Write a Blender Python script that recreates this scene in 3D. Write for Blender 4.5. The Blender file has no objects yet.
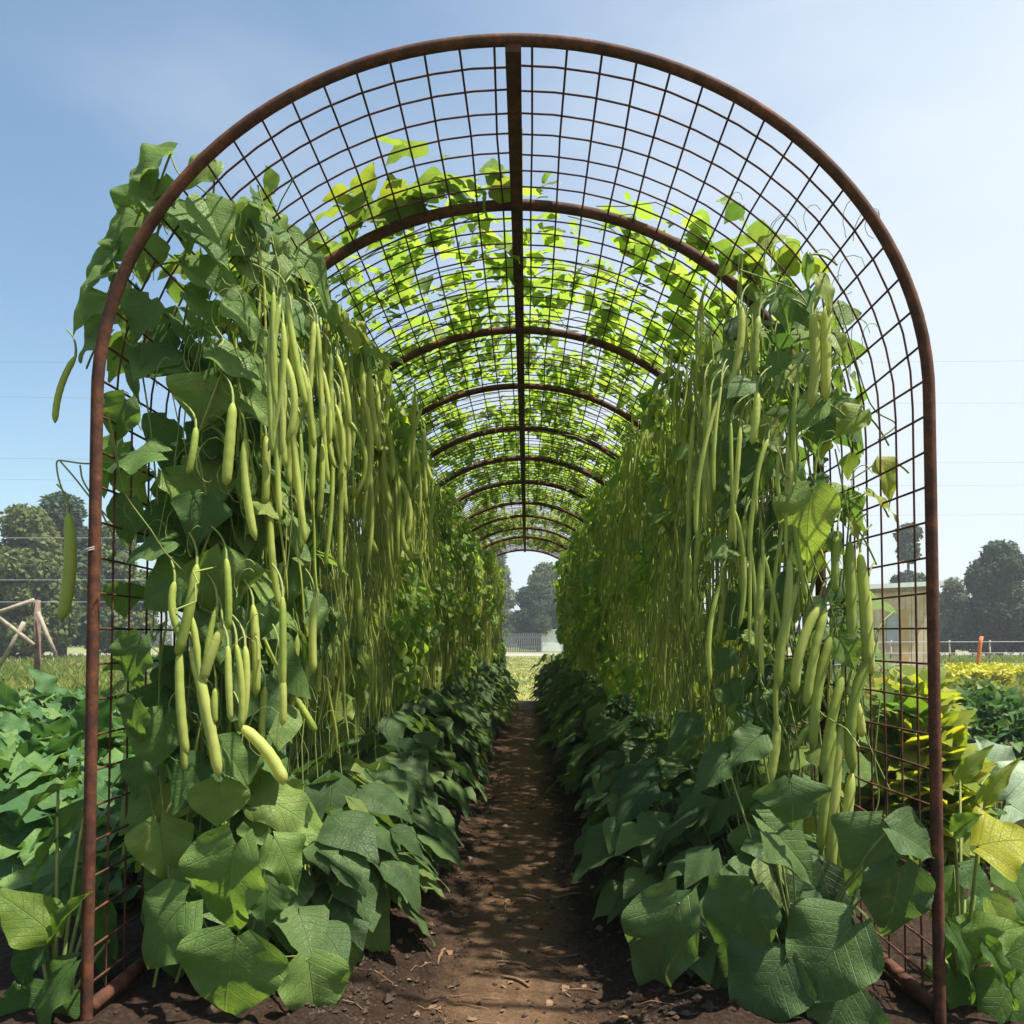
import bpy, math
import numpy as np
from mathutils import Vector, Matrix, Euler

# ------------------------------------------------------------------ camera, sky, sun
scene = bpy.context.scene
COL = scene.collection
F, VX, HY, EYE = 830.0, 527.0, 640.0, 1.2
cam_d = bpy.data.cameras.new('camera'); cam = bpy.data.objects.new('camera', cam_d); COL.objects.link(cam)
cam_d.sensor_width = 36.0; cam_d.lens = F / 1024 * 36
cam_d.shift_y = (HY - 512) / 1024; cam_d.shift_x = -(VX - 512) / 1024
cam_d.clip_start = 0.05; cam_d.clip_end = 3000
cam.location = (0, 0, EYE); cam.rotation_euler = (math.radians(90), 0, 0)
scene.camera = cam
SUN_EL, SUN_AZ = 66.0, 106.0            # azimuth from +Y towards +X
w = bpy.data.worlds.new('World'); scene.world = w; w.use_nodes = True
nt = w.node_tree
sky = nt.nodes.new('ShaderNodeTexSky'); sky.sky_type = 'NISHITA'; sky.sun_disc = False
sky.sun_elevation = math.radians(SUN_EL); sky.sun_rotation = math.radians(SUN_AZ)
sky.air_density = 1.0; sky.dust_density = 1.8; sky.ozone_density = .5
# thin high cloud: streaky noise over the sky's directions, denser towards the sun's side
tcs = nt.nodes.new('ShaderNodeTexCoord'); mp = nt.nodes.new('ShaderNodeMapping'); mp.inputs['Scale'].default_value = (1.0, 1.0, 2.6); mp.inputs['Rotation'].default_value = (0, .25, .4)
ns = nt.nodes.new('ShaderNodeTexNoise'); ns.inputs['Scale'].default_value = 1.5; ns.inputs['Detail'].default_value = 6; ns.inputs['Roughness'].default_value = .5
nt.links.new(tcs.outputs['Generated'], mp.inputs['Vector']); nt.links.new(mp.outputs[0], ns.inputs['Vector'])
dt = nt.nodes.new('ShaderNodeVectorMath'); dt.operation = 'DOT_PRODUCT'; dt.inputs[1].default_value = (.95, .10, -.55); nt.links.new(tcs.outputs['Generated'], dt.inputs[0])
ma = nt.nodes.new('ShaderNodeMath'); ma.operation = 'MULTIPLY_ADD'; ma.inputs[1].default_value = .75; nt.links.new(dt.outputs['Value'], ma.inputs[0]); nt.links.new(ns.outputs[0], ma.inputs[2])
mr = nt.nodes.new('ShaderNodeMapRange'); mr.interpolation_type = 'SMOOTHSTEP'; mr.inputs['From Min'].default_value = .05; mr.inputs['From Max'].default_value = .82; mr.inputs['To Max'].default_value = .88; nt.links.new(ma.outputs[0], mr.inputs['Value'])
mxs = nt.nodes.new('ShaderNodeMix'); mxs.data_type = 'RGBA'; mxs.inputs[7].default_value = (4.25, 4.65, 5.1, 1)
nt.links.new(mr.outputs[0], mxs.inputs[0]); tint = nt.nodes.new('ShaderNodeMix'); tint.data_type = 'RGBA'; tint.blend_type = 'MULTIPLY'; tint.inputs[0].default_value = 1.0; tint.inputs[7].default_value = (.87, .98, .95, 1)
nt.links.new(sky.outputs[0], tint.inputs[6]); nt.links.new(tint.outputs[2], mxs.inputs[6])
nt.links.new(mxs.outputs[2], nt.nodes['Background'].inputs[0])
nt.nodes['Background'].inputs[1].default_value = 0.093
sl = bpy.data.lights.new('sun', 'SUN'); sun = bpy.data.objects.new('sun', sl); COL.objects.link(sun)
sl.energy = 5.0; sl.angle = math.radians(1.0); sl.color = (1.0, 0.94, 0.84)
e, a = math.radians(SUN_EL), math.radians(SUN_AZ)
sd = Vector((math.cos(e) * math.sin(a), math.cos(e) * math.cos(a), math.sin(e)))
sun.rotation_euler = sd.to_track_quat('Z', 'Y').to_euler(); sun.location = (8, 4, 12)
scene.view_settings.view_transform = 'Standard'; scene.view_settings.look = 'None'
scene.view_settings.exposure = 1.17; scene.view_settings.gamma = 1.0
scene.cycles.max_bounces = 12; scene.cycles.transmission_bounces = 6; scene.cycles.diffuse_bounces = 7
scene.cycles.caustics_reflective = False; scene.cycles.caustics_refractive = False

rng = np.random.default_rng(7)
def at(x, y, Z):
    """pixel + depth -> world point"""
    return np.array([(x - VX) / F * Z, Z, EYE - (y - HY) / F * Z])
def nrm(v):
    v = np.asarray(v, float); return v / (np.linalg.norm(v, axis=-1, keepdims=True) + 1e-9)

# ------------------------------------------------------------------ mesh collector
class MB:
    def __init__(self): self.V, self.Fq, self.U, self.R, self.n = [], [], [], [], 0
    def add(self, V, Fc, uv=None, rnd=0.5):
        V = np.asarray(V, float).reshape(-1, 3); Fc = np.asarray(Fc, int)
        if Fc.shape[1] == 3: Fc = np.hstack([Fc, -np.ones((len(Fc), 1), int) * (self.n + 1)])
        m = Fc >= 0
        self.V.append(V); self.Fq.append(np.where(m, Fc + self.n, -1))
        self.U.append(np.zeros((len(V), 2)) if uv is None else np.asarray(uv, float))
        self.R.append(np.full(len(V), rnd, float) if np.isscalar(rnd) else np.asarray(rnd, float))
        self.n += len(V)
    def mesh(self, name, mat, off=(0, 0, 0), smooth=True):
        V = np.vstack(self.V) - np.asarray(off); Fq = np.vstack(self.Fq); U = np.vstack(self.U); R = np.concatenate(self.R)
        cnt = np.where(Fq[:, 3] < 0, 3, 4); flat = Fq.ravel(); flat = flat[flat >= 0]
        me = bpy.data.meshes.new(name)
        me.vertices.add(len(V)); me.vertices.foreach_set('co', V.astype(np.float32).ravel())
        me.loops.add(len(flat)); me.loops.foreach_set('vertex_index', flat.astype(np.int32))
        me.polygons.add(len(Fq))
        st = np.concatenate([[0], np.cumsum(cnt)[:-1]])
        me.polygons.foreach_set('loop_start', st.astype(np.int32))
        try: me.polygons.foreach_set('loop_total', cnt.astype(np.int32))
        except Exception: pass
        me.polygons.foreach_set('use_smooth', np.full(len(Fq), smooth))
        uvl = me.uv_layers.new(name='UVMap'); uvl.data.foreach_set('uv', U[flat].astype(np.float32).ravel())
        at_ = me.attributes.new('rnd', 'FLOAT', 'POINT'); at_.data.foreach_set('value', R.astype(np.float32))
        me.materials.append(mat); me.update(calc_edges=True); me.validate()
        return me
    def build(self, name, mat, parent=None, smooth=True, loc=None):
        off = np.array(parent.location) if parent is not None else np.array(loc if loc is not None else (0, 0, 0))
        me = self.mesh(name, mat, off, smooth)
        o = bpy.data.objects.new(name, me); COL.objects.link(o)
        if parent is not None: o.parent = parent
        else: o.location = off
        return o

def tag(o, label=None, cat=None, group=None, kind=None):
    if label: o['label'] = label
    if cat: o['category'] = cat
    if group: o['group'] = group
    if kind: o['kind'] = kind
    return o
def thing(name, loc, label, cat, group=None):
    o = bpy.data.objects.new(name, None); COL.objects.link(o); o.location = [float(c) for c in loc]
    o.empty_display_size = 0.1
    return tag(o, label, cat, group)
def dup(root, loc, rotz=0, scale=1, label=None, group=None):
    r = root.copy(); COL.objects.link(r); r.location = loc; r.rotation_euler = (0, 0, rotz); r.scale = (scale,) * 3
    if label: r['label'] = label
    if group: r['group'] = group
    for ch in list(root.children):
        c = ch.copy(); COL.objects.link(c); c.parent = r
        for g in ch.children:
            d = g.copy(); COL.objects.link(d); d.parent = c
    return r

# ------------------------------------------------------------------ shapes
def tube(mb, P, r, sides=6, rnd=0.5, cap=True):
    P = np.asarray(P, float); n = len(P); r = np.broadcast_to(np.asarray(r, float), (n,))
    T = nrm(np.gradient(P, axis=0))
    ref = np.array([0, 0, 1.0]); d = np.abs(nrm(P[-1] - P[0]))
    ref = np.eye(3)[int(np.argmin(d + np.array([.001, .002, 0])))]
    A = nrm(np.cross(T, ref)); B = np.cross(T, A)
    ang = np.linspace(0, 2 * math.pi, sides, endpoint=False)
    V = P[:, None] + r[:, None, None] * (np.cos(ang)[None, :, None] * A[:, None] + np.sin(ang)[None, :, None] * B[:, None])
    V = V.reshape(-1, 3)
    i = np.arange(n - 1)[:, None] * sides; k = np.arange(sides)[None]; k2 = (k + 1) % sides
    Fq = np.stack([i + k, i + k2, i + sides + k2, i + sides + k], -1).reshape(-1, 4)
    uv = np.zeros((len(V), 2)); uv[:, 1] = np.repeat(np.linspace(0, 1, n), sides); uv[:, 0] = np.tile(ang / 6.283, n)
    if cap:
        V = np.vstack([V, P[:1], P[-1:]]); uv = np.vstack([uv, [[0, 0], [0, 1]]]); c0 = n * sides
        kk = np.arange(sides); k3 = (kk + 1) % sides
        F1 = np.stack([kk, np.full(sides, c0), k3, k3], -1); b = (n - 1) * sides
        tri = np.vstack([np.stack([k3, kk, np.full(sides, c0)], -1), np.stack([b + kk, b + k3, np.full(sides, c0 + 1)], -1)])
        Fq = np.vstack([Fq, np.hstack([tri, -np.ones((len(tri), 1), int)])])
    mb.add(V, Fq, uv, rnd)
def box(mb, c, s, rot=0, rnd=0.5, tilt=None):
    c = np.asarray(c, float); h = np.asarray(s, float) / 2
    V = np.array([[x, y, z] for x in (-1, 1) for y in (-1, 1) for z in (-1, 1)]) * h
    if tilt is not None: V = V @ np.array(Euler(tilt).to_matrix()).T
    V = V @ np.array(Matrix.Rotation(rot, 3, 'Z')).T + c
    mb.add(V, [[0, 1, 3, 2], [4, 6, 7, 5], [0, 4, 5, 1], [2, 3, 7, 6], [0, 2, 6, 4], [1, 5, 7, 3]], None, rnd)
def bez(p0, p1, p2, n=8):
    t = np.linspace(0, 1, n)[:, None]; p0, p1, p2 = map(np.asarray, (p0, p1, p2))
    return (1 - t) ** 2 * p0 + 2 * t * (1 - t) * p1 + t * t * p2

PROF = {
 'cordate': ([0, .05, .15, .3, .5, .7, .85, 1], [.10, .33, .45, .47, .40, .26, .13, .004]),
 'deltoid': ([0, .05, .12, .3, .5, .7, .85, 1], [.06, .35, .50, .46, .35, .21, .10, .004]),
 'shoulder': ([0, .05, .15, .26, .4, .55, .75, 1], [.05, .24, .45, .54, .40, .30, .17, .004]),
 'long': ([0, .08, .2, .4, .6, .8, .9, 1], [.04, .14, .26, .33, .30, .18, .09, .004])}
def leaf_t(kind, nj, ni, fold=.15, droop=.25, rip=.03, curl=.1, ph=0., quilt=0., lob=.18, skew=0.0):
    t = np.linspace(0, 1, nj + 1); u = np.linspace(-1, 1, ni + 1)
    T, U = np.meshgrid(t, u, indexing='ij')
    tt = t ** 1.15
    tf = np.linspace(0, 1, 301); wf = np.interp(tf, *PROF[kind]); wf = np.convolve(np.pad(wf, 18, mode='reflect', reflect_type='odd'), np.hanning(37) / np.hanning(37).sum(), 'valid'); wf[-1] = .004
    W = np.interp(T ** 1.15, tf, np.maximum(wf, .004)) * (1 + skew * np.sign(U) * .2)
    X = W * U
    Y = T ** 1.15 - lob * np.exp(-T / .11) * np.abs(U) ** 1.3
    Z = fold * np.abs(X) - droop * Y ** 2 - curl * (X ** 2) * 4 * .3 + rip * np.sin(6.283 * (2.3 * T + ph) + 1.5 * np.sign(U)) * U ** 2
    if quilt:
        s = (Y - .8 * np.abs(X)) * 6.5
        Z = Z - quilt * (1 - np.abs(np.sin(np.pi * s)) ** .6) * np.clip(np.abs(U) * 4, 0, 1) * (1 - U ** 8) + quilt * .35 * np.sin(X * 61 + 3 * ph) * np.sin(Y * 53 + ph)
        Z = Z - quilt * 1.3 * np.exp(-(X / .018) ** 2)
    X = X + .03 * np.sin(3 * T + ph * 6) * T + skew * .12 * T ** 2
    V = np.stack([X, Y, Z], -1).reshape(-1, 3)
    i = np.arange(nj)[:, None] * (ni + 1); k = np.arange(ni)[None]
    Fq = np.stack([i + k, i + k + 1, i + ni + 2 + k, i + ni + 1 + k], -1).reshape(-1, 4)
    uv = np.stack([X + .5, Y], -1).reshape(-1, 2)
    return V, Fq, uv
def variants(nj, ni, n, seed, quilt=0., kinds=('cordate', 'deltoid', 'shoulder'), rip=.04, droop=(.05, .45)):
    r = np.random.default_rng(seed)
    return [leaf_t(kinds[i % len(kinds)], nj, ni, r.uniform(-.05, .35), r.uniform(*droop), r.uniform(.4, 1.3) * rip, r.uniform(0, .3), r.uniform(0, 1), quilt, r.uniform(.1, .2), r.uniform(-.6, .6)) for i in range(n)]
MID = variants(8, 4, 9, 11); SMALL = variants(4, 2, 8, 12); HERO = variants(26, 16, 14, 13, quilt=.010, rip=.06, droop=(.1, .6), kinds=('cordate', 'shoulder', 'cordate', 'deltoid', 'cordate'))
KALE = variants(10, 6, 6, 14, kinds=('long', 'cordate'), rip=.12, droop=(.3, .7))
def scatter(mb, temps, P, D, N, S, R, wid=1.0):
    """instance leaf templates: base points P, tip directions D, normals N, sizes S, tone R"""
    P, D, N = np.asarray(P), nrm(D), np.asarray(N)
    Xa = nrm(np.cross(D, N)); Na = np.cross(Xa, D)
    S = np.asarray(S); R = np.asarray(R); W = np.broadcast_to(wid, S.shape)
    pick = rng.integers(0, len(temps), len(P))
    for k, (V, Fq, uv) in enumerate(temps):
        m = np.where(pick == k)[0]
        if not len(m): continue
        G = P[m][:, None] + S[m][:, None, None] * ((V[None, :, 0:1] * W[m][:, None, None]) * Xa[m][:, None] + V[None, :, 1:2] * D[m][:, None] + V[None, :, 2:3] * Na[m][:, None])
        nv = len(V); Fa = (np.arange(len(m))[:, None, None] * nv + Fq[None]).reshape(-1, 4)
        mb.add(G.reshape(-1, 3), Fa, np.tile(uv, (len(m), 1)), np.repeat(R[m], nv))

def vnoise(x, y, seed=0):
    """value noise"""
    x = np.asarray(x, float); y = np.asarray(y, float)
    r = np.random.default_rng(seed); T = r.random((64, 64))
    xi, yi = np.floor(x).astype(int), np.floor(y).astype(int); fx, fy = x - xi, y - yi
    fx, fy = fx * fx * (3 - 2 * fx), fy * fy * (3 - 2 * fy)
    g = lambda i, j: T[i % 64, j % 64]
    return (g(xi, yi) * (1 - fx) + g(xi + 1, yi) * fx) * (1 - fy) + (g(xi, yi + 1) * (1 - fx) + g(xi + 1, yi + 1) * fx) * fy

# ------------------------------------------------------------------ materials
class NB:
    def __init__(self, name):
        self.m = bpy.data.materials.new(name); self.m.use_nodes = True; self.t = self.m.node_tree
        self.p = self.t.nodes['Principled BSDF']; self.out = self.t.nodes['Material Output']
    def n(self, typ, **kw):
        o = self.t.nodes.new(typ)
        for k, v in kw.items(): setattr(o, k, v)
        return o
    def set(self, sock, v):
        if hasattr(v, 'is_output'): self.t.links.new(v, sock)
        else: sock.default_value = v
    def math(self, op, a, b=0.0, c=None):
        o = self.n('ShaderNodeMath', operation=op); self.set(o.inputs[0], a); self.set(o.inputs[1], b)
        if c is not None: self.set(o.inputs[2], c)
        return o.outputs[0]
    def ramp(self, fac, stops):
        o = self.n('ShaderNodeValToRGB'); self.t.links.new(fac, o.inputs[0]); el = o.color_ramp.elements
        while len(el) < len(stops): el.new(0.5)
        for e_, (p, c) in zip(el, stops): e_.position = p; e_.color = (*c, 1) if len(c) == 3 else c
        return o.outputs[0]
    def mix(self, fac, a, b, blend='MIX'):
        o = self.n('ShaderNodeMix', data_type='RGBA', blend_type=blend); self.set(o.inputs[0], fac)
        for s, v in ((o.inputs[6], a), (o.inputs[7], b)):
            self.set(s, (*v, 1) if isinstance(v, tuple) and len(v) == 3 else v)
        return o.outputs[2]
    def noise(self, scale, detail=4, rough=.6, vec=None, dist=0.):
        o = self.n('ShaderNodeTexNoise'); o.inputs['Scale'].default_value = scale; o.inputs['Detail'].default_value = detail
        o.inputs['Roughness'].default_value = rough; o.inputs['Distortion'].default_value = dist
        if vec is None:
            tc = self.n('ShaderNodeTexCoord'); vec = tc.outputs['Object']
        self.t.links.new(vec, o.inputs['Vector']); return o.outputs[0]
    def bump(self, h, strength=.3, dist=.01):
        o = self.n('ShaderNodeBump'); o.inputs['Strength'].default_value = strength; o.inputs['Distance'].default_value = dist
        self.t.links.new(h, o.inputs['Height']); self.t.links.new(o.outputs[0], self.p.inputs['Normal']); return o.outputs[0]

def simple(name, stops, scale=8, rough=.8, bump=.2, bdist=.01, detail=5, spec=.3):
    b = NB(name); f = b.noise(scale, detail); c = b.ramp(f, stops)
    b.t.links.new(c, b.p.inputs['Base Color']); b.p.inputs['Roughness'].default_value = rough
    b.p.inputs['Specular IOR Level'].default_value = spec
    if bump: b.bump(f, bump, bdist)
    return b.m
def leaf_mat(name, stops, trans_gain=(2.6, 2.6, 1.2), trans=.32, rough=.5, vein=.5, fine=True, bump=.8, spec=.22, mott=.35):
    """leaf: tone by the per-leaf attribute, veins from the leaf's own coordinates, part of the light passes through"""
    b = NB(name)
    at_ = b.n('ShaderNodeAttribute', attribute_name='rnd')
    uv = b.n('ShaderNodeUVMap', uv_map='UVMap'); sp = b.n('ShaderNodeSeparateXYZ'); b.t.links.new(uv.outputs[0], sp.inputs[0])
    ns = b.noise(26 if fine else 6, 4, .6)
    tone = b.math('ADD', at_.outputs['Fac'], b.math('MULTIPLY', b.math('SUBTRACT', ns, .5), mott))
    col = b.ramp(tone, stops)
    ws = b.noise(11, 5, .65, dist=.6)             # worn, yellowed blotches and small brown specks
    if fine:
        col = b.mix(b.math('MULTIPLY', b.math('MAXIMUM', b.math('MULTIPLY', b.math('SUBTRACT', ws, .62), 7.0), 0.0), .55), col, (.26, .25, .06))
    nb_ = None
    if vein > 0:
        x = b.math('ABSOLUTE', b.math('SUBTRACT', sp.outputs[0], .5)); y = sp.outputs[1]
        mid = b.math('SUBTRACT', 1.0, b.math('MINIMUM', b.math('DIVIDE', x, .013), 1.0))
        s = b.math('MULTIPLY', b.math('SUBTRACT', y, b.math('MULTIPLY', x, .8)), 6.5)
        fr = b.math('ABSOLUTE', b.math('SUBTRACT', b.math('FRACT', b.math('ADD', s, .5)), .5))
        lat = b.math('SUBTRACT', 1.0, b.math('MINIMUM', b.math('DIVIDE', fr, .055), 1.0))
        v = b.math('MAXIMUM', mid, b.math('MULTIPLY', lat, .7))
        vo = b.n('ShaderNodeTexVoronoi', feature='DISTANCE_TO_EDGE'); vo.inputs['Scale'].default_value = 22
        b.t.links.new(uv.outputs[0], vo.inputs['Vector'])
        net = b.math('SUBTRACT', 1.0, b.math('MINIMUM', b.math('DIVIDE', vo.outputs['Distance'], .07), 1.0))
        v2 = b.math('MAXIMUM', v, b.math('MULTIPLY', net, .35))
        col = b.mix(b.math('MULTIPLY', v, vein), col, b.mix(.5, col, (.30, .40, .16)))
        nb_ = b.bump(b.math('ADD', b.math('MULTIPLY', v2, -1.0), b.math('MULTIPLY', ns, .6)), bump, .004)
    else:
        nb_ = b.bump(ns, .3, .004)
    rn = b.noise(9, 3)
    b.t.links.new(col, b.p.inputs['Base Color'])
    b.t.links.new(b.math('ADD', rough - .1, b.math('MULTIPLY', rn, .25)), b.p.inputs['Roughness'])
    b.p.inputs['Specular IOR Level'].default_value = spec
    tr = b.n('ShaderNodeBsdfTranslucent'); tc = b.mix(1.0, col, trans_gain, 'MULTIPLY')
    b.t.links.new(tc, tr.inputs['Color']); b.t.links.new(nb_, tr.inputs['Normal'])
    mx = b.n('ShaderNodeMixShader'); mx.inputs[0].default_value = trans
    b.t.links.new(b.p.outputs[0], mx.inputs[1]); b.t.links.new(tr.outputs[0], mx.inputs[2])
    b.t.links.new(mx.outputs[0], b.out.inputs['Surface'])
    return b.m
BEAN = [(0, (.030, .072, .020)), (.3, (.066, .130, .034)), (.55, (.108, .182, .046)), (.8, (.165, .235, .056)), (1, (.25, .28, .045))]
M = {}
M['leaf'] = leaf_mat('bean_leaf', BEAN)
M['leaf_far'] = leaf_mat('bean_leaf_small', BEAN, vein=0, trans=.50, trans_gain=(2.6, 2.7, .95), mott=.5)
M['leaf_roof'] = leaf_mat('sunlit_bean_leaf', [(0, (.075, .14, .03)), (.5, (.12, .20, .045)), (1, (.18, .25, .055))], vein=0, trans=.58, trans_gain=(2.2, 2.1, 1.0), mott=.35)  # lightened bean leaf copy: the sunlit roof's glow is put into its colour
M['bush'] = leaf_mat('bush_bean_leaf', [(0, (.030, .060, .022)), (.4, (.064, .112, .036)), (.75, (.100, .155, .046)), (1, (.15, .19, .05))], trans=.26, rough=.52)
M['squash'] = leaf_mat('squash_leaf', [(0, (.03, .08, .02)), (.4, (.08, .15, .03)), (.75, (.20, .24, .03)), (1, (.34, .34, .035))], trans=.45, trans_gain=(2.5, 2.4, .8))
M['pale'] = leaf_mat('pale_leaf', [(0, (.10, .17, .09)), (.5, (.22, .30, .18)), (1, (.38, .46, .32))], trans=.2, rough=.55, trans_gain=(1.5, 1.6, .9))
M['kale'] = leaf_mat('kale_leaf', [(0, (.025, .075, .022)), (.5, (.060, .135, .038)), (1, (.12, .20, .05))], trans=.2, rough=.5)
M['stem'] = simple('vine_stem', [(.3, (.12, .17, .035)), (.6, (.22, .26, .07)), (.8, (.30, .27, .12))], 6, .7, .2, .002)
def pod_m():
    b = NB('bean_pod'); n1 = b.noise(7, 4); n2 = b.noise(120, 3); oi = b.n('ShaderNodeObjectInfo'); at_ = b.n('ShaderNodeAttribute', attribute_name='rnd')
    f = b.math('ADD', b.math('MULTIPLY', n1, .55), b.math('ADD', b.math('MULTIPLY', oi.outputs['Random'], .28), b.math('MULTIPLY', at_.outputs['Fac'], .16)))
    c = b.ramp(f, [(.20, (.21, .29, .055)), (.42, (.33, .40, .085)), (.62, (.43, .48, .13)), (.85, (.50, .50, .17))])
    c = b.mix(b.math('MULTIPLY', b.math('MAXIMUM', b.math('MULTIPLY', b.math('SUBTRACT', n2, .64), 9.0), 0.0), .5), c, (.22, .20, .07))
    b.t.links.new(c, b.p.inputs['Base Color']); b.p.inputs['Roughness'].default_value = .55; b.p.inputs['Specular IOR Level'].default_value = .28
    nb_ = b.bump(b.math('ADD', n1, b.math('MULTIPLY', n2, .5)), .35, .003)
    tr = b.n('ShaderNodeBsdfTranslucent'); b.t.links.new(b.mix(1.0, c, (1.7, 1.55, .85), 'MULTIPLY'), tr.inputs['Color'])
    mx = b.n('ShaderNodeMixShader'); mx.inputs[0].default_value = .36
    b.t.links.new(b.p.outputs[0], mx.inputs[1]); b.t.links.new(tr.outputs[0], mx.inputs[2]); b.t.links.new(mx.outputs[0], b.out.inputs['Surface']); return b.m
M['pod'] = pod_m()
def rust(name, k=1.0):
    b = NB(name); n1 = b.noise(14, 6, .7); n2 = b.noise(90, 4, .7)
    c = b.ramp(b.math('ADD', b.math('MULTIPLY', n1, .7), b.math('MULTIPLY', n2, .3)),
               [(.30, (.022, .013, .010)), (.47, (.060, .024, .014)), (.60, (.125, .045, .021)), (.75, (.26, .10, .04))])
    b.t.links.new(c, b.p.inputs['Base Color']); b.p.inputs['Roughness'].default_value = .82
    b.p.inputs['Specular IOR Level'].default_value = .25; b.bump(n2, .5, .002); return b.m
M['rust'] = rust('rusty_steel')
def soil_m():
    b = NB('dark_soil'); n1 = b.noise(5, 8, .7); n2 = b.noise(60, 6, .75)
    base = b.ramp(n2, [(.3, (.012, .008, .006)), (.5, (.032, .019, .012)), (.68, (.066, .040, .025)), (.8, (.13, .088, .055))])
    tc = b.n('ShaderNodeTexCoord'); sp = b.n('ShaderNodeSeparateXYZ'); b.t.links.new(tc.outputs['Object'], sp.inputs[0])
    d = b.math('ABSOLUTE', b.math('ADD', b.math('ADD', sp.outputs[0], .05), b.math('MULTIPLY', b.math('SUBTRACT', n1, .5), .35)))
    walk = b.math('SUBTRACT', 1.0, b.math('MINIMUM', b.math('DIVIDE', d, .30), 1.0))
    path = b.ramp(n2, [(.25, (.070, .040, .024)), (.55, (.140, .083, .046)), (.8, (.23, .145, .082))])
    c = b.mix(b.math('MINIMUM', b.math('MULTIPLY', walk, 1.6), 1.0), base, path)
    b.t.links.new(c, b.p.inputs['Base Color']); b.p.inputs['Roughness'].default_value = .95; b.p.inputs['Specular IOR Level'].default_value = .15
    b.bump(b.math('ADD', n2, b.math('MULTIPLY', n1, .5)), .9, .02); return b.m
M['soil'] = soil_m()
M['clod'] = simple('soil_clod', [(.3, (.020, .013, .009)), (.6, (.055, .036, .024)), (.8, (.10, .07, .045))], 30, .95, .6, .01)
M['litter'] = simple('dry_leaf', [(.3, (.10, .06, .03)), (.6, (.20, .12, .065)), (.8, (.32, .22, .13))], 12, .85, .2)
M['meadow'] = simple('meadow', [(.28, (.05, .095, .022)), (.45, (.11, .15, .035)), (.56, (.20, .20, .06)), (.7, (.30, .26, .11))], .35, .95, .3, .05, 8)
M['road'] = simple('pale_road', [(.3, (.22, .20, .185)), (.7, (.31, .29, .265))], 1.5, .9, .1)
M['grass'] = leaf_mat('grass_blade', [(0, (.035, .085, .018)), (.5, (.09, .15, .03)), (.8, (.19, .21, .05)), (1, (.30, .27, .10))], vein=0, trans=.35, trans_gain=(1.8, 1.7, .8), mott=.1)
M['flower'] = leaf_mat('yellow_flower', [(0, (.14, .20, .03)), (.4, (.30, .32, .03)), (1, (.42, .41, .03))], vein=0, trans=.3, trans_gain=(1.2, 1.1, .6), mott=.1)
def crown(name, a, b_, c): return leaf_mat(name, [(0, a), (.5, b_), (1, c)], vein=0, trans=.2, trans_gain=(1.6, 1.6, .8), fine=False, spec=.1, rough=.7, mott=.2)
M['crown_olive'] = crown('olive_crown', (.045, .070, .022), (.085, .115, .035), (.14, .165, .055))
M['crown_dark'] = crown('dark_crown', (.020, .040, .022), (.036, .064, .032), (.065, .095, .045))
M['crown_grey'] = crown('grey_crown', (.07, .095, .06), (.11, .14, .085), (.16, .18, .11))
M['bark'] = simple('bark', [(.3, (.05, .035, .025)), (.7, (.13, .10, .075))], 5, .95, .5)
M['wood'] = simple('weathered_wood', [(.3, (.20, .16, .12)), (.7, (.36, .31, .25))], 9, .85, .3)
M['post'] = simple('brown_post', [(.3, (.10, .065, .05)), (.7, (.20, .14, .11))], 9, .9, .3)
M['wire'] = simple('galvanised_wire', [(.3, (.30, .31, .32)), (.7, (.45, .46, .47))], 20, .5, 0)
M['cable'] = simple('power_cable', [(.3, (.10, .11, .12)), (.7, (.16, .17, .18))], 20, .6, 0)
M['tan'] = simple('tan_boards', [(.3, (.42, .31, .19)), (.5, (.55, .43, .28)), (.75, (.66, .55, .40))], 2.5, .85, .15)
M['ochre'] = simple('ochre_boards', [(.3, (.45, .29, .10)), (.7, (.55, .38, .16))], 4, .85, .15)
M['white'] = simple('white_paint', [(.3, (.68, .68, .66)), (.7, (.80, .80, .78))], 3, .7, .05)
M['grey'] = simple('grey_panel', [(.3, (.30, .32, .34)), (.7, (.42, .44, .46))], 3, .7, .05)
M['slate'] = simple('slate_grey_boards', [(.3, (.10, .115, .13)), (.7, (.17, .185, .20))], 3, .85, .05)
M['orange'] = simple('orange_paint', [(.3, (.55, .13, .04)), (.7, (.68, .20, .07))], 12, .7, .1)

# ------------------------------------------------------------------ ground, road, soil
TX = -.04                                   # tunnel axis
mb = MB(); box(mb, (0, 150, -.53), (900, 700, 1.0)); tag(mb.build('ground', M['meadow'], smooth=False), kind='structure')
mb = MB(); box(mb, (0, 68, -.011), (500, 11, .03)); tag(mb.build('road', M['road'], smooth=False), kind='structure')
def soil_z(x, y):
    d = np.abs(x - TX + .04 * (vnoise(y * .9, x * 0 + 3, 4) - .5))
    bed = np.clip((d - .26) / .30, 0, 1); bed = bed * bed * (3 - 2 * bed) * .085
    far = np.clip((d - 1.7) / .5, 0, 1)
    rough = .2 + .8 * np.clip((d - .12) / .25, 0, 1)
    z = bed * (1 - .5 * far) + rough * (.028 * (vnoise(x * 7, y * 7, 1) - .5) + .030 * (vnoise(x * 21, y * 21, 2) - .5) + .014 * (vnoise(x * 50, y * 50, 3) - .5))
    return z + .012
xs = np.concatenate([np.linspace(-6, -1.4, 60)[:-1], np.linspace(-1.4, 1.4, 150), np.linspace(1.4, 6, 60)[1:]])
ys = np.concatenate([np.linspace(-1.5, 2.2, 20)[:-1], np.linspace(2.2, 6, 200)[:-1], np.linspace(6, 16.6, 250)])
X_, Y_ = np.meshgrid(xs, ys, indexing='ij'); Z_ = soil_z(X_, Y_)
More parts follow.
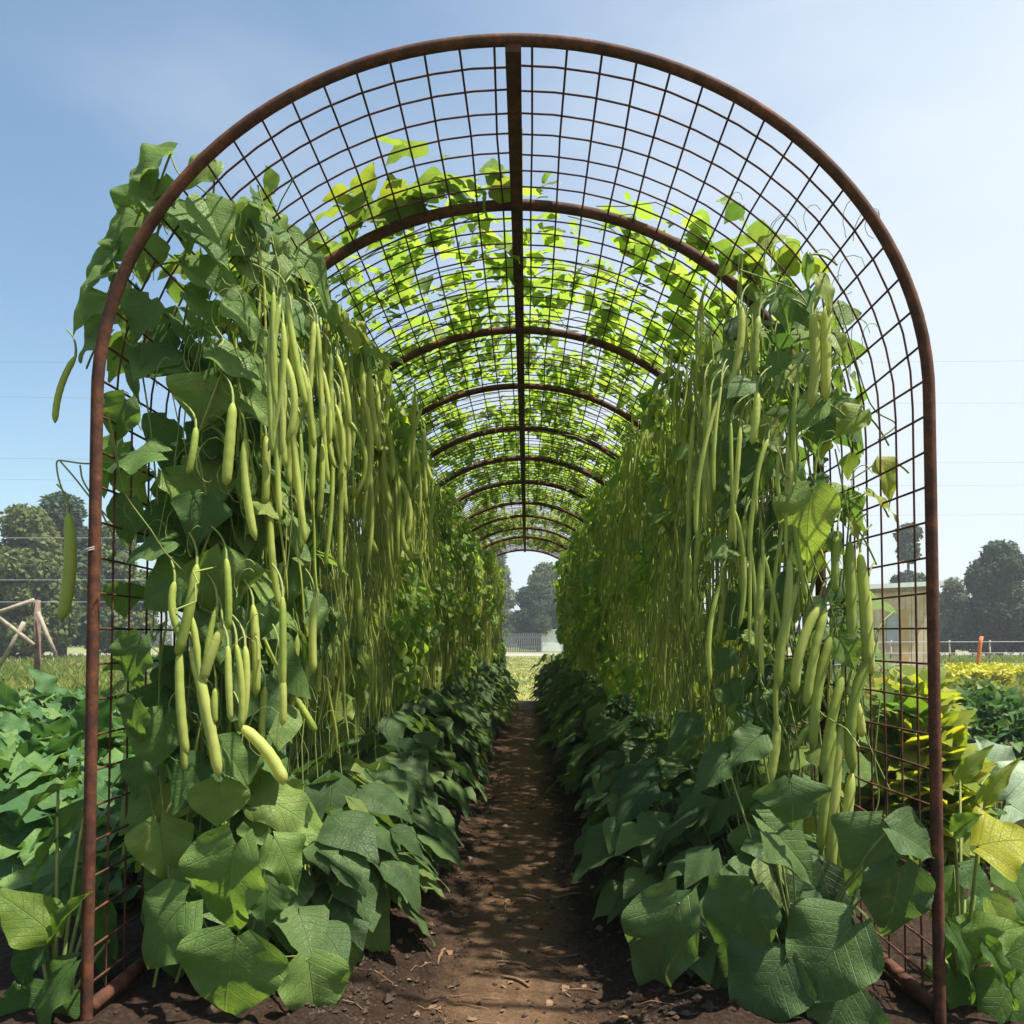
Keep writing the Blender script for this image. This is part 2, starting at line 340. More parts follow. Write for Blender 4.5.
edge = np.minimum(np.clip((6 - np.abs(X_)) / .5, 0, 1), np.clip((16.6 - Y_) / .4, 0, 1)); Z_ = Z_ * edge - .03 * (1 - edge)
ny = len(ys); i = np.arange(len(xs) - 1)[:, None] * ny; k = np.arange(ny - 1)[None]
mb = MB(); mb.add(np.stack([X_, Y_, Z_], -1), np.stack([i + k, i + ny + k, i + ny + k + 1, i + k + 1], -1).reshape(-1, 4))
tag(mb.build('soil', M['soil']), kind='structure')

# ------------------------------------------------------------------ trellis tunnel
H0, RISE, A0, SPL = 1.894, 1.041, 1.203, .033
th = np.linspace(0, math.pi / 2, 400)
ex, ez = A0 * np.cos(th), RISE * np.sin(th)
el = np.concatenate([[0], np.cumsum(np.hypot(np.diff(ex), np.diff(ez)))])
STOT = H0 + el[-1]
def sec(s, side):
    """point of the trellis section at arc length s from the ground, and its outward normal"""
    s = np.asarray(s, float); up = np.clip(s - H0, 0, None); t = np.interp(up, el, th)
    st = s <= H0
    x = np.where(st, A0 + SPL * (1 - np.clip(s, 0, H0) / H0), A0 * np.cos(t)); z = np.where(st, s, H0 + RISE * np.sin(t))
    nx = np.where(st, 1.0, np.cos(t) / A0); nz = np.where(st, 0.0, np.sin(t) / RISE); l = np.hypot(nx, nz)
    return TX + side * x, z, side * nx / l, nz / l
def archx(z): return np.where(z < H0, A0, A0 * np.sqrt(np.clip(1 - ((z - H0) / RISE) ** 2, 0, 1)))
RV = [600, 435, 310, 254, 212, 182, 158, 137, 124, 112, 103, 90]
RZ = [1440 / v for v in RV]; NBAY = len(RZ) - 1
tr = thing('trellis_tunnel', (TX, RZ[0], 0), 'long arched garden tunnel of rusty steel ribs and square wire mesh over the dirt path', 'trellis')
for b, y in enumerate(RZ):
    r = .0168 if b == 0 else .021
    sm = np.concatenate([np.linspace(-.06, H0, 12)[:-1], H0 + np.linspace(0, el[-1], 30)])
    x1, z1, _, _ = sec(sm, -1); x2, z2, _, _ = sec(sm[::-1], 1)
    P = np.stack([np.concatenate([x1, x2[1:]]), np.full(len(sm) * 2 - 1, y), np.concatenate([z1, z2[1:]])], -1)
    mb = MB(); tube(mb, P, r, 12 if b < 3 else 8); mb.build('arch_rib', M['rust'], tr)
mb = MB(); L = RZ[-1] - RZ[0]; box(mb, (TX, RZ[0] + L / 2 + .004, H0 + RISE - .014), (.046, L + .02, .05)); mb.build('ridge_beam', M['rust'], tr, smooth=False)
for side in (-1, 1):
    mb = MB(); x = TX + side * (A0 + SPL - .004)
    tube(mb, [(x, RZ[0] + .02 + L * q, .13) for q in np.linspace(0, 1, 40)], .021, 8); mb.build('base_rail', M['rust'], tr)
ss = np.linspace(.10, STOT - .055, int(STOT / .104))
for b in range(NBAY):
    y0, y1 = RZ[b], RZ[b + 1]; nr = max(3, round((y1 - y0) / .115)); sides = 6 if b < 2 else 4
    for side in (-1, 1):
        mb = MB()
        for s in ss:
            x, z, nx, nz = sec(s, side); j = .004
            tube(mb, [(x - nx * j, y0, z - nz * j), (x - nx * j + rng.normal(0, .006), (y0 + y1) / 2, z - nz * j + rng.normal(0, .006)), (x - nx * j, y1, z - nz * j)], .0036, sides, cap=False)
        sm = np.concatenate([np.linspace(.04, H0, 8)[:-1], H0 + np.linspace(0, el[-1] - .01, 16)])
        x, z, nx, nz = sec(sm, side)
        for q in range(1, nr):
            y = y0 + (y1 - y0) * q / nr + rng.normal(0, .005)
            tube(mb, np.stack([x + nx * .003, y + np.cumsum(rng.normal(0, .0015, len(x))), z + nz * .003], -1), .0036, sides, cap=False)
        mb.build('mesh_panel', M['rust'], tr)
mb = MB(); p = at(89, 551, 2.385)      # wire tie round the left post
for q in range(2):
    an = np.linspace(0, 6.28, 14); tube(mb, np.stack([p[0] + .021 * np.cos(an), RZ[0] + .021 * np.sin(an), p[2] + q * .006 + .008 * np.cos(an)], -1), .0018, 5)
mb.build('wire_tie', M['wire'], tr)

# ------------------------------------------------------------------ climbing beans
ORD = ['first', 'second', 'third', 'fourth', 'fifth', 'sixth', 'seventh', 'eighth', 'ninth', 'tenth', 'eleventh', 'twelfth', 'thirteenth', 'fourteenth', 'fifteenth', 'sixteenth', 'seventeenth', 'eighteenth', 'nineteenth', 'twentieth']
def pod_t(seed, n=12, sides=7):
    r = np.random.default_rng(seed); t = np.linspace(0, 1, n)
    bend = r.uniform(-1, 1) * 3.2 * np.sin(t * math.pi * r.uniform(.5, 1.1)) ** 1; b2 = r.uniform(-1, 1) * 1.5 * np.sin(t * math.pi * 1.6)
    rad = np.interp(t, [0, .04, .1, .2, .85, .94, 1], [.12, .16, .36, .47, .46, .3, .06]) * (1 + .035 * np.sin(t * 6.28 * 7))
    mb = MB(); P = np.stack([bend, b2, -t], -1)
    # radius in widths, length in lengths: offsets live in x and y only
    ang = np.linspace(0, 6.2832, sides, endpoint=False)
    V = np.stack([P[:, None, 0] + rad[:, None] * np.cos(ang), P[:, None, 1] + .8 * rad[:, None] * np.sin(ang), np.repeat(P[:, 2:3], sides, 1)], -1).reshape(-1, 3)
    i = np.arange(n - 1)[:, None] * sides; k = np.arange(sides)[None]; k2 = (k + 1) % sides
    return V, np.stack([i + sides + k, i + sides + k2, i + k2, i + k], -1).reshape(-1, 4)
POD_ME = []
for q in range(7):
    mb = MB(); mb.add(*pod_t(q)); POD_ME.append(mb.mesh('pod', M['pod']))
POD_FAR = [pod_t(20 + q, 6, 4) for q in range(6)]

VINES, STEMS = {}, {}
def bay_face(z, y, side):
    """distance of the curtain's inner face from the tunnel axis"""
    return .80 - (.34 if side < 0 else .12) * np.clip((y - 8) / 8, 0, 1) + .16 * (vnoise(z * 1.5 + 9, y * 1.2 + side * 5, 5) - .5) + .10 * np.clip((1.3 - z) / .9, 0, 1)
for side in (-1, 1):
    sn = 'left' if side < 0 else 'right'
    for b in range(NBAY):
        y0, y1 = RZ[b], RZ[b + 1]
        if b == 0: y0 = 2.58 if side < 0 else 2.88
        ym = (y0 + y1) / 2; ln = y1 - y0
        if b == 0:
            lab = 'big leaved climbing bean with fat pods at the near end of the left mesh wall' if side < 0 else 'climbing bean with fat pod clusters and pale top leaves at the near right wall'
        elif b == NBAY - 1: lab = 'climbing bean curtain on the %s wall beside the far opening of the tunnel' % sn
        else: lab = 'climbing bean on the %s mesh wall in the %s bay from the front arch' % (sn, ORD[b])
        root = thing('climbing_bean', (TX + side * 1.15, ym, .08), lab, 'bean plant', 'climbing beans on the trellis walls')
        VINES[side, b] = root; near = b < 2
        # ---- wall foliage
        n = int((400 if b == 0 else 700 if b == 1 else 1150 if b < 5 else 1100) * ln)
        z = rng.uniform(.45, 2.62, n); y = rng.uniform(y0, y1, n)
        fa = bay_face(z, y, side); ax = archx(z) - .03
        d = np.minimum(fa + (.0 if b == 0 else .02) + np.abs(rng.normal(0, .15, n)), ax + rng.uniform(-.12, .08, n))
        cl = vnoise(z * 3.1 + 7, y * 2.6 + 11 * side, 33); d = np.where((cl > .66) & (b > 0), np.minimum(fa - rng.uniform(.0, .10, n), ax), d)
        keep = (fa < ax + .1) & ((cl > .38) | (b == 0))
        if b == 0 and side > 0: keep &= (z < 2.45)
        P = np.stack([TX + side * d, y, z], -1)[keep]; n = len(P)
        D = np.stack([-side * rng.uniform(-.2, .8, n), rng.normal(-.15, .5, n), -rng.uniform(.3, 1.1, n)], -1)
        N = np.stack([-side * rng.uniform(.2, 1., n), rng.normal(-.35, .4, n), rng.uniform(.2, 1., n)], -1)
        S = (rng.uniform(.07, .16, n) if b < 1 else rng.uniform(.03, .10, n) * (1.15 if b < 2 else 1) + .05 * (rng.random(n) < .12))
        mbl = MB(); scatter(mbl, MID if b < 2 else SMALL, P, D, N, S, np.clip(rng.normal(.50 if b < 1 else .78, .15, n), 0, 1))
        if b == 0 and side < 0:
            n = 170; z = rng.uniform(.35, 2.25, n); P = np.stack([TX - rng.uniform(.80, 1.16, n), 2.60 + np.abs(rng.normal(0, .28, n)), z], -1)
            D = np.stack([rng.normal(.1, .6, n), rng.normal(-.3, .4, n), -rng.uniform(.3, 1.1, n)], -1); N = np.stack([rng.uniform(.1, .9, n), -rng.uniform(.4, 1, n), rng.uniform(.3, 1., n)], -1)
            scatter(mbl, MID, P, D, N, rng.uniform(.11, .20, n), np.clip(rng.normal(.45, .2, n), 0, 1))
        if b == 0 and side > 0:
            n = 130; z = rng.uniform(.5, 2.4, n); ax = archx(z); P = np.stack([TX + np.minimum(rng.uniform(.74, 1.2, n), ax - .04), 2.84 + np.abs(rng.normal(0, .2, n)), z], -1)
            D = np.stack([rng.normal(-.1, .6, n), rng.normal(-.3, .4, n), -rng.uniform(.2, 1.1, n)], -1); N = np.stack([-rng.uniform(-.3, .6, n), -rng.uniform(.3, 1, n), rng.uniform(.3, 1., n)], -1)
            scatter(mbl, MID, P, D, N, rng.uniform(.05, .13, n), np.clip(rng.normal(.52, .2, n), 0, 1))
        # leaves poking out through the outside of the mesh
        n = int(70 * ln); z = rng.uniform(.3, 2.3, n); y = rng.uniform(y0, y1, n)
        if b == 0 and side > 0: y = y0 + (y1 - y0) * rng.uniform(.5, 1, n)
        P = np.stack([TX + side * (archx(z) + rng.uniform(0, .12, n)), y, z], -1)
        D = np.stack([side * rng.uniform(0, 1, n), rng.normal(0, .5, n), -rng.uniform(0, 1, n)], -1)
        N = np.stack([side * rng.uniform(.2, 1, n), rng.normal(-.2, .5, n), rng.uniform(.2, 1, n)], -1)
        scatter(mbl, MID if b < 2 else SMALL, P, D, N, rng.uniform(.09, .16, n) * (1 if b < 2 else .8), np.clip(rng.normal(.6, .2, n), 0, 1))
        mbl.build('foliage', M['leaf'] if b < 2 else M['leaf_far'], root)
        # ---- roof foliage
        dens = 0 if b == 0 else 620 if b == 1 else 1500
        n = int(dens * ln); s = STOT - rng.uniform(0, 1.5, n); y = rng.uniform(y0, y1, n)
        pat = vnoise(s * 3.3 + 5 * side, y * 2.6, 8) * .6 + vnoise(s * 7 + 5 * side, y * 6, 9) * .4
        bias = .12 * np.clip((STOT - s) / 1.2, 0, 1)
        keep = pat + bias > (.42 if b == 1 else .41 if b < NBAY - 1 else .47)
        s, y = s[keep], y[keep]
        if b == 0:
            s = STOT - np.concatenate([rng.uniform(.02, 1.2, 80 if side < 0 else 0), rng.uniform(.8, 1.4, 40 if side < 0 else 34)])
            y = np.concatenate([3.32 - np.abs(rng.normal(0, .11, 80 if side < 0 else 0)), rng.uniform(2.75 if side < 0 else 3.0, 3.31, 40 if side < 0 else 34)])
        n = len(s); x, z, nx, nz = sec(s, side); h = np.abs(rng.normal(.0, .05, n)) + .035
        P = np.stack([x + nx * h, y, z + nz * h], -1)
        D = np.stack([rng.normal(0, 1, n) + side * .2, rng.normal(-.1, 1, n), rng.normal(-.1, .35, n)], -1)
        N = np.stack([nx + rng.normal(0, .3, n), rng.normal(0, .3, n), nz + rng.normal(0, .2, n)], -1)
        mbr = MB(); scatter(mbr, MID if b < 2 else SMALL, P, D, N, np.where(rng.random(n) < .35, rng.uniform(.07, .14, n) * (1 if b < 2 else .68), rng.uniform(.025, .055, n)) if b else rng.uniform(.075, .14, n), np.clip(rng.normal(.72, .16, n), .2, 1))
        mbr.build('roof_foliage', M['leaf'] if b < 1 else M['leaf_roof'], root)
        # ---- stems: climbing stems, hanging runners and tendrils
        mbs = MB(); STEMS[side, b] = mbs
        for q in range(int((16 if near else 9) * ln) + 3):
            yy = rng.uniform(y0, y1); zt = rng.uniform(1.6, 2.6); zz = np.linspace(.06, zt, 9)
            dd = np.minimum(1.12 - rng.uniform(0, .3) * np.linspace(0, 1, 9) ** .5 + rng.normal(0, .03, 9), archx(zz) - .02)
            tube(mbs, np.stack([TX + side * dd, yy + np.cumsum(rng.normal(0, .03, 9)), zz], -1), np.linspace(.006, .003, 9), 5, cap=False)
        for q in range(int((90 if near else 60) * ln)):
            yy = rng.uniform(y0, y1); zt = rng.uniform(1.0, 2.68); lg = rng.uniform(.3, 1.1); zz = np.linspace(zt, max(zt - lg, .5), 7)
            fa = float(bay_face(np.array(zt), np.array(yy), side)); dd = min(fa + abs(rng.normal(0, .12)), float(archx(np.array(zt))))
            wob = np.cumsum(rng.normal(0, .02, (7, 2)), 0)
            tube(mbs, np.stack([TX + side * (dd + wob[:, 0]), yy + wob[:, 1], zz], -1), rng.uniform(.0014, .0030), 4, rng.random(), cap=False)
        for q in range(int(26 * ln)):           # twining stems that cross the curtain
            yy = rng.uniform(y0, y1); z0 = rng.uniform(.8, 2.4); n_ = 10; wob = np.cumsum(rng.normal(0, .035, (n_, 3)), 0); t_ = np.linspace(0, 1, n_)
            zz = z0 + rng.normal(0, .35) * t_ + wob[:, 2] * .6; dd = np.minimum(bay_face(zz, np.full(n_, yy), side) + .02 + np.abs(wob[:, 0]), archx(zz) - .02)
            tube(mbs, np.stack([TX + side * dd, yy + rng.normal(0, .3) * t_ + wob[:, 1], zz], -1), rng.uniform(.0018, .0035), 4, rng.random(), cap=False)
        if b:
            for q in range(int(22 * ln)):        # runners over the roof
                s0 = STOT - rng.uniform(0, 1.4); x, z, nx, nz = sec(np.linspace(s0, s0 - rng.uniform(.2, .6), 6), side)
                tube(mbs, np.stack([x + nx * .01, rng.uniform(y0, y1) + np.cumsum(rng.normal(0, .05, 6)), z + nz * .012], -1), .0025, 4, cap=False)
        # ---- pods
        npod = 36 if b == 0 else 96; made = 0
        extra = 0 if b < 1 else int((230 if b < 4 else 480) * ln)
        if b >= 7: npod, extra = 0, int(560 * ln)
        tot = npod + extra
        zt = rng.uniform(1.02, 2.68, tot); yy = rng.uniform(y0, y1, tot)
        fa = bay_face(zt, yy, side); dd = np.minimum(fa - .01 + np.abs(rng.normal(0, .09, tot)) * 1.0, archx(zt) - .02)
        lg = np.minimum(rng.uniform(.20, .52, tot), zt - .62); wd = rng.uniform(.0085, .0145, tot)
        cl = vnoise(zt * 2.2 + 3, yy * 3.4 + 17 * side, 34); dd = dd + np.where(cl < .36, rng.uniform(.05, .25, tot), 0); dd = np.minimum(dd, archx(zt))
        order = np.argsort(dd)
        for q in order[:npod]:
            o = bpy.data.objects.new('pod', POD_ME[rng.integers(7)]); COL.objects.link(o); o.parent = root
            o.location = Vector((TX + side * dd[q], yy[q], zt[q])) - root.location
            o.scale = (wd[q], wd[q], lg[q]); o.rotation_euler = (rng.normal(0, .10), rng.normal(0, .10), rng.uniform(0, 6.28))
        if extra:
            mbp = MB()
            for q in order[npod:]:
                V, Fq = POD_FAR[rng.integers(6)]; an = rng.uniform(0, 6.28); c_, s_ = math.cos(an), math.sin(an)
                v = V * (wd[q], wd[q], lg[q]); v = np.stack([v[:, 0] * c_ - v[:, 1] * s_, v[:, 0] * s_ + v[:, 1] * c_, v[:, 2]], -1)
                mbp.add(v + (TX + side * dd[q], yy[q], zt[q]), Fq, None, rng.random())
            tag(mbp.build('pods', M['pod'], root), kind='stuff')

# ---- large leaves and pods that the photo shows one by one: (base x,y, tip x,y, width px, tone)
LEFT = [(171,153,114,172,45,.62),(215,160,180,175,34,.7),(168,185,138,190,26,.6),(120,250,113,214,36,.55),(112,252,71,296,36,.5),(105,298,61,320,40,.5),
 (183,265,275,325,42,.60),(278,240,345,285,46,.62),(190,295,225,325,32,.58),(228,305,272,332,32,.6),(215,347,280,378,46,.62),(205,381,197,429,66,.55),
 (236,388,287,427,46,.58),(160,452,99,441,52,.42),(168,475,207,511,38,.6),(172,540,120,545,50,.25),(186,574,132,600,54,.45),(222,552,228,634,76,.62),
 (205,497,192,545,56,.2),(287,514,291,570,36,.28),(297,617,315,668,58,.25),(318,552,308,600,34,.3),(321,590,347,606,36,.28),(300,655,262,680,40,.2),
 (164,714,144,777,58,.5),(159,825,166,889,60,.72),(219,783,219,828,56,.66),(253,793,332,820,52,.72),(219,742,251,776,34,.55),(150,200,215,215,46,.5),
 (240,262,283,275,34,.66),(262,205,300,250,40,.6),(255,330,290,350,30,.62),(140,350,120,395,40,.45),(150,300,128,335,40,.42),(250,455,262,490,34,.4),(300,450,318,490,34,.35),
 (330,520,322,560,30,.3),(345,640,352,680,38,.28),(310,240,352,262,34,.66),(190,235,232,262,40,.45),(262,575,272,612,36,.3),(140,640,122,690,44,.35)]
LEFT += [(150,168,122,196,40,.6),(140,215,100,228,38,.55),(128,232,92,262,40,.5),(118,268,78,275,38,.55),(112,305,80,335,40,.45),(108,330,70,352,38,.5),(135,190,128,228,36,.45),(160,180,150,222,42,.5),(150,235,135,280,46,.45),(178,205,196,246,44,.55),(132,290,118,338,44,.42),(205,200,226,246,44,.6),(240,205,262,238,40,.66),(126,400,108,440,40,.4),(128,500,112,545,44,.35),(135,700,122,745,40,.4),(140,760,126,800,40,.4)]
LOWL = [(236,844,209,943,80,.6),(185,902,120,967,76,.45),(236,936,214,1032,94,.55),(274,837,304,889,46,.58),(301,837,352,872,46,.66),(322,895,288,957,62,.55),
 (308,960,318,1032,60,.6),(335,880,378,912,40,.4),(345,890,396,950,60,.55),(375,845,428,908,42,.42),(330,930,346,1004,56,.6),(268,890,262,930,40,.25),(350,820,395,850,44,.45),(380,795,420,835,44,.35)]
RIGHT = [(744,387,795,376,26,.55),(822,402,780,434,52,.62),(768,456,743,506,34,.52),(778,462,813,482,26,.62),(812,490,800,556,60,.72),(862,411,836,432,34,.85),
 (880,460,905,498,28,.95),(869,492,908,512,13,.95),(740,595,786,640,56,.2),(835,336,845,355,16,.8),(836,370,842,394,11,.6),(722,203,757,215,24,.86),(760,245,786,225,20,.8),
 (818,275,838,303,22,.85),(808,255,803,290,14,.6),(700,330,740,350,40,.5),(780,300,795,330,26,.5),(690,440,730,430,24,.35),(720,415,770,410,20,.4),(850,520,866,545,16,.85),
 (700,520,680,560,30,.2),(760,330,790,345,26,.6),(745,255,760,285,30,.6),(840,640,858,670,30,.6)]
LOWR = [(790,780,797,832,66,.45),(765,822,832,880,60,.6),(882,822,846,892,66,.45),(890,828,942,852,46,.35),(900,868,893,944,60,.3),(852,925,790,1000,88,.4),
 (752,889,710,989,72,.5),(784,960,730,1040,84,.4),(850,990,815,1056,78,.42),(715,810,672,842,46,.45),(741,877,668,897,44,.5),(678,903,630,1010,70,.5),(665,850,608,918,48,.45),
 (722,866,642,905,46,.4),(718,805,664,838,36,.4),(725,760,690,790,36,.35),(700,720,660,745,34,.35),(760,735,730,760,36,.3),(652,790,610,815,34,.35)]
def hero(lst, side, root, mbs, low, mat, foot=None):
    for k, (bx, by, tx, ty, wpx, tone) in enumerate(lst):
        ofs = .72 if low else .86
        lo, hi = (2.35 if low else 2.44 if side < 0 else 2.66), 4.4
        Z = side * (ofs + TX * side) * F / (bx - VX) if abs(bx - VX) > 5 else 3
        Z = float(np.clip(Z, lo, hi)) + rng.uniform(0, .12)
        if ty > HY: Z = min(Z, F * (EYE - (.10 if ty < 1000 else .02)) / (ty - HY))
        out = bx < 100 or bx > 855
        if not low and ((side < 0 and bx < 150 and by < 360)): Z = 2.55
        B = at(bx, by, Z); T = at(tx, ty, Z - (.03 if low else rng.uniform(-.02, .06)))
        ln = np.linalg.norm(T - B); D = nrm(T - B); wd = wpx / F * Z * (1.18 if low else 1.08)
        N = np.array([-side * rng.uniform(.1, .5), -1.0, rng.uniform(.6, 1.3)]) + rng.normal(0, .15, 3)
        if low: N = np.array([-side * rng.uniform(.0, .4), -.8, rng.uniform(.7, 1.2)])
        V, Fq, uv = HERO[(k * 5 + (side > 0)) % len(HERO)]
        Xa = nrm(np.cross(D, N)); Na = np.cross(Xa, D)
        wm = float(np.ptp(V[:, 0])); V2 = V.copy(); V2[:, 0] *= wd / (wm * ln)
        if wd > 1.25 * ln: V2[:, 2] *= .8
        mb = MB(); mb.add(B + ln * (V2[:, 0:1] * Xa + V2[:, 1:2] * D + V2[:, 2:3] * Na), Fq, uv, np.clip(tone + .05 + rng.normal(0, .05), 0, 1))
        mb.build('leaf', mat, root)
        end = B + np.array([side * rng.uniform(.04, .14), rng.uniform(.05, .16), rng.uniform(-.16, .02)])
        if low: end = np.array(foot) + (rng.normal(0, .01), rng.normal(0, .01), 0)
        tube(mbs, bez(B, (B + end) / 2 + ((0, .04, .10) if low else (0, 0, .03)), end, 7), .0035, 6, cap=False)
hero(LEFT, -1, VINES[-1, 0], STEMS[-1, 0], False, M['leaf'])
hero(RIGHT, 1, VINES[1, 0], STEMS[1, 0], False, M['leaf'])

PODL = [(290,295,288,395,10,0),(310,345,308,402,9,1),(326,335,321,388,9,-1),(274,377,304,494,10,-14),(233,408,226,482,13,1),(196,430,188,472,9,2),(245,445,256,536,11,-5),(266,440,265,502,10,2),
 (280,430,276,502,11,-2),(320,370,312,465,9,4),(271,505,281,606,9,-4),(197,570,177,652,13,3),(180,655,187,752,12,0),(191,655,219,772,14,8),(200,690,214,746,13,-4),(222,632,203,678,13,-3),
 (253,610,256,692,11,0),(245,650,242,722,9,2),(228,650,231,718,9,0),(216,690,215,722,9,0),(241,730,285,781,16,8),(265,690,262,742,9,0),(298,640,290,716,9,-3),(310,655,303,702,9,0),(320,660,318,692,8,0),
 (68,520,61,616,15,6),(76,360,55,420,8,-4),(352,545,360,640,9,3),(296,700,316,730,9,2),(345,380,350,450,8,4),(338,400,334,470,8,-3),(362,430,366,520,7,3),(380,440,388,530,7,-3),(375,400,370,470,7,2),(330,300,334,360,8,0),(395,470,398,560,7,2)]
PODR = [(741,310,728,386,10,5),(759,320,755,372,10,0),(757,395,752,442,10,0),(812,320,810,402,13,4),(826,312,826,396,13,-3),(789,560,783,645,10,3),(797,590,778,684,13,-9),(820,610,795,690,13,-9),
 (826,614,806,702,12,-6),(832,640,813,742,13,-5),(843,680,823,772,13,-4),(838,540,835,590,10,0),(850,548,852,642,13,2),(860,560,867,662,14,3),(868,596,872,672,9,0),(877,650,853,767,14,-16),
 (777,725,768,782,12,2),(835,735,820,846,13,-3),(842,735,831,872,15,-3),(852,780,840,886,14,-4),(762,560,757,620,9,2),(735,470,730,540,8,2),(715,440,712,520,7,-2),(700,480,697,560,7,2),(745,520,742,590,8,-2),(790,450,788,500,9,0),(848,690,862,735,11,6),(722,560,718,640,7,2),(690,560,688,640,6,1)]
def hero_pods(lst, side, root, mbs):
    for k, (x0, y0, x1, y1, wpx, bow) in enumerate(lst):
        ofs = .80 if k < (36 if side < 0 else 29) else .68; Z = side * (ofs + TX * side) * F / (x0 - VX)
        Z = float(np.clip(Z, 2.46 if side < 0 else 2.74, 4.3))
        if x0 < 80: Z = 2.6
        y0 -= (y1 - y0) * .07; y1 += (y1 - y0) * .05; bow = bow * 1.3 + rng.normal(0, 2.5); d = nrm(np.array([x1 - x0, y1 - y0])); pm = ((x0 + x1) / 2 - d[1] * bow * -1, (y0 + y1) / 2 - d[0] * bow)
        n = 22; P = bez(at(x0, y0, Z), at(*pm, Z - .02), at(x1, y1, Z - .01), n); t = np.linspace(0, 1, n)
        r = wpx / F * Z / 2 * np.interp(t, [0, .02, .06, .14, .5, .90, .965, 1], [.25, .40, .74, .92, 1.0, .97, .66, .12]) * (1 + .035 * np.sin(t * 6.283 * (6 + k % 4) + k))
        mb = MB(); tube(mb, P, r * .80, 10, rng.uniform(.1, .8)); mb.build('pod', M['pod'], root)
        q0 = P[0]; end = q0 + np.array([side * .05 + rng.normal(0, .02), .05, .10])
        tube(mbs, bez(q0 - (P[1] - P[0]) * -.3, q0 + (0, .01, .06), end, 6), [.0045, .004, .0035, .003, .003, .003], 5, cap=False)
for q in range(64):
    x = rng.uniform(268, 440); y = rng.uniform(285 + (x - 268) * .75, 430 + (x - 268) * .55); l_ = rng.uniform(60, 125) * (1 - (x - 268) / 420); PODL.append((x, y, x + rng.normal(0, 7), y + l_, rng.uniform(6.5, 9.5) * (1 - (x - 268) / 500), rng.normal(0, 9)))
for q in range(9):
    x = rng.uniform(165, 330); y = rng.uniform(560, 680); PODL.append((x, y, x + rng.normal(0, 8), y + rng.uniform(50, 95), rng.uniform(8, 10), rng.normal(0, 5)))
for q in range(26):
    x = rng.uniform(690, 800); y = rng.uniform(380, 640); l_ = rng.uniform(65, 130); PODR.append((x, y, x + rng.normal(-3, 7), min(y + l_, 800), rng.uniform(4.5, 7), rng.normal(-2, 6)))
hero_pods(PODL, -1, VINES[-1, 0], STEMS[-1, 0]); hero_pods(PODR, 1, VINES[1, 0], STEMS[1, 0])
# loose shoots, tendrils
def shoot(side, pts, Z, r=.0028):
    P = np.array([at(x, y, Z) for x, y in pts]); t = np.linspace(0, 1, len(P)); tt = np.linspace(0, 1, len(P) * 4)
    Q = np.stack([np.interp(tt, t, P[:, c]) for c in range(3)], -1)
    for _ in range(2): Q[1:-1] = (Q[:-2] + 2 * Q[1:-1] + Q[2:]) / 4
    tube(STEMS[side, 0], Q, r, 5, cap=False)
for pts in ([(130,470),(110,462),(85,464),(66,461),(56,460),(58,478),(66,500)], [(115,540),(98,505),(82,480),(80,465)], [(60,461),(75,478),(92,500),(112,522)], [(170,153),(178,175),(205,190),(240,235)], [(120,250),(124,262),(140,280)],
            [(112,250),(116,275),(120,300),(106,298)], [(160,640),(158,760),(170,880),(165,960)], [(250,640),(246,700),(240,760)], [(135,330),(150,420),(160,520),(152,640)], [(240,560),(250,600),(236,660)]): shoot(-1, pts, 2.58)
for pts in ([(838,300),(870,410),(900,424),(878,440)], [(740,270),(800,290),(820,330)], [(880,460),(866,470),(850,480)], [(869,492),(850,500)], [(880,700),(874,760),(880,800),(868,830)], [(860,690),(866,740),(890,790)], [(812,560),(830,600),(842,660),(846,735)]): shoot(1, pts, 2.82)
for side in (-1, 1):
    for q in range(110):                        # curly tendrils in the near ends
        x = rng.uniform(110, 400) if side < 0 else rng.uniform(690, 870); y = rng.uniform(190, 760); Z = float(np.clip(side * .84 * F / (x - VX), 2.52 if side < 0 else 2.84, 4))
        c = at(x, y, Z); n = 12; an = np.linspace(0, rng.uniform(2, 7), n); rr = np.linspace(.05, .008, n) * rng.uniform(.5, 1.5)
        tube(STEMS[side, 0], c + np.stack([rr * np.cos(an), rng.normal(0, .02, n).cumsum() * .3, rr * np.sin(an) * 1.4 - np.linspace(0, .08, n)], -1), .0014, 4, rng.random(), cap=False)
for key, mbs in STEMS.items(): mbs.build('stem', M['stem'], VINES[key])

# ------------------------------------------------------------------ low bean plants beside the path
def bush(seed, n, temps, sz):
    r = np.random.default_rng(seed); root = thing('low_bean_plant', (0, 0, 0), 'x', 'bean plant', 'low bean plants along the path')
    ph = r.uniform(0, 6.283, n); ct = r.uniform(.0, 1, n) ** .8; st = np.sqrt(1 - ct ** 2); k = r.uniform(.72, 1.05, n)
    P = np.stack([.40 * np.cos(ph) * st * k, .36 * np.sin(ph) * st * k, .10 + .52 * ct * k], -1)
    out = np.stack([np.cos(ph), np.sin(ph), 0 * ph], -1)
    D = out * (.5 + .5 * st)[:, None] + np.stack([r.normal(0, .25, n), r.normal(-.1, .25, n), -r.uniform(.25, .9, n)], -1)
    N = out * .55 + np.stack([r.normal(0, .2, n), r.normal(-.1, .2, n), np.full(n, .9)], -1)
    mb = MB(); scatter(mb, temps, P, D, N, r.uniform(.7, 1.3, n) * sz, np.clip(r.normal(.40, .24, n), 0, 1)); mb.build('foliage', M['bush'], root)
    mb = MB()
    for q in range(0, n, 2):
        p0 = np.array([r.normal(0, .05), r.normal(0, .05), -.02]); tube(mb, bez(p0, (P[q] * .5) + (0, 0, .12), P[q], 6), [.006, .005, .004, .004, .003, .003], 5, cap=False)
    mb.build('stem', M['stem'], root)
    return root
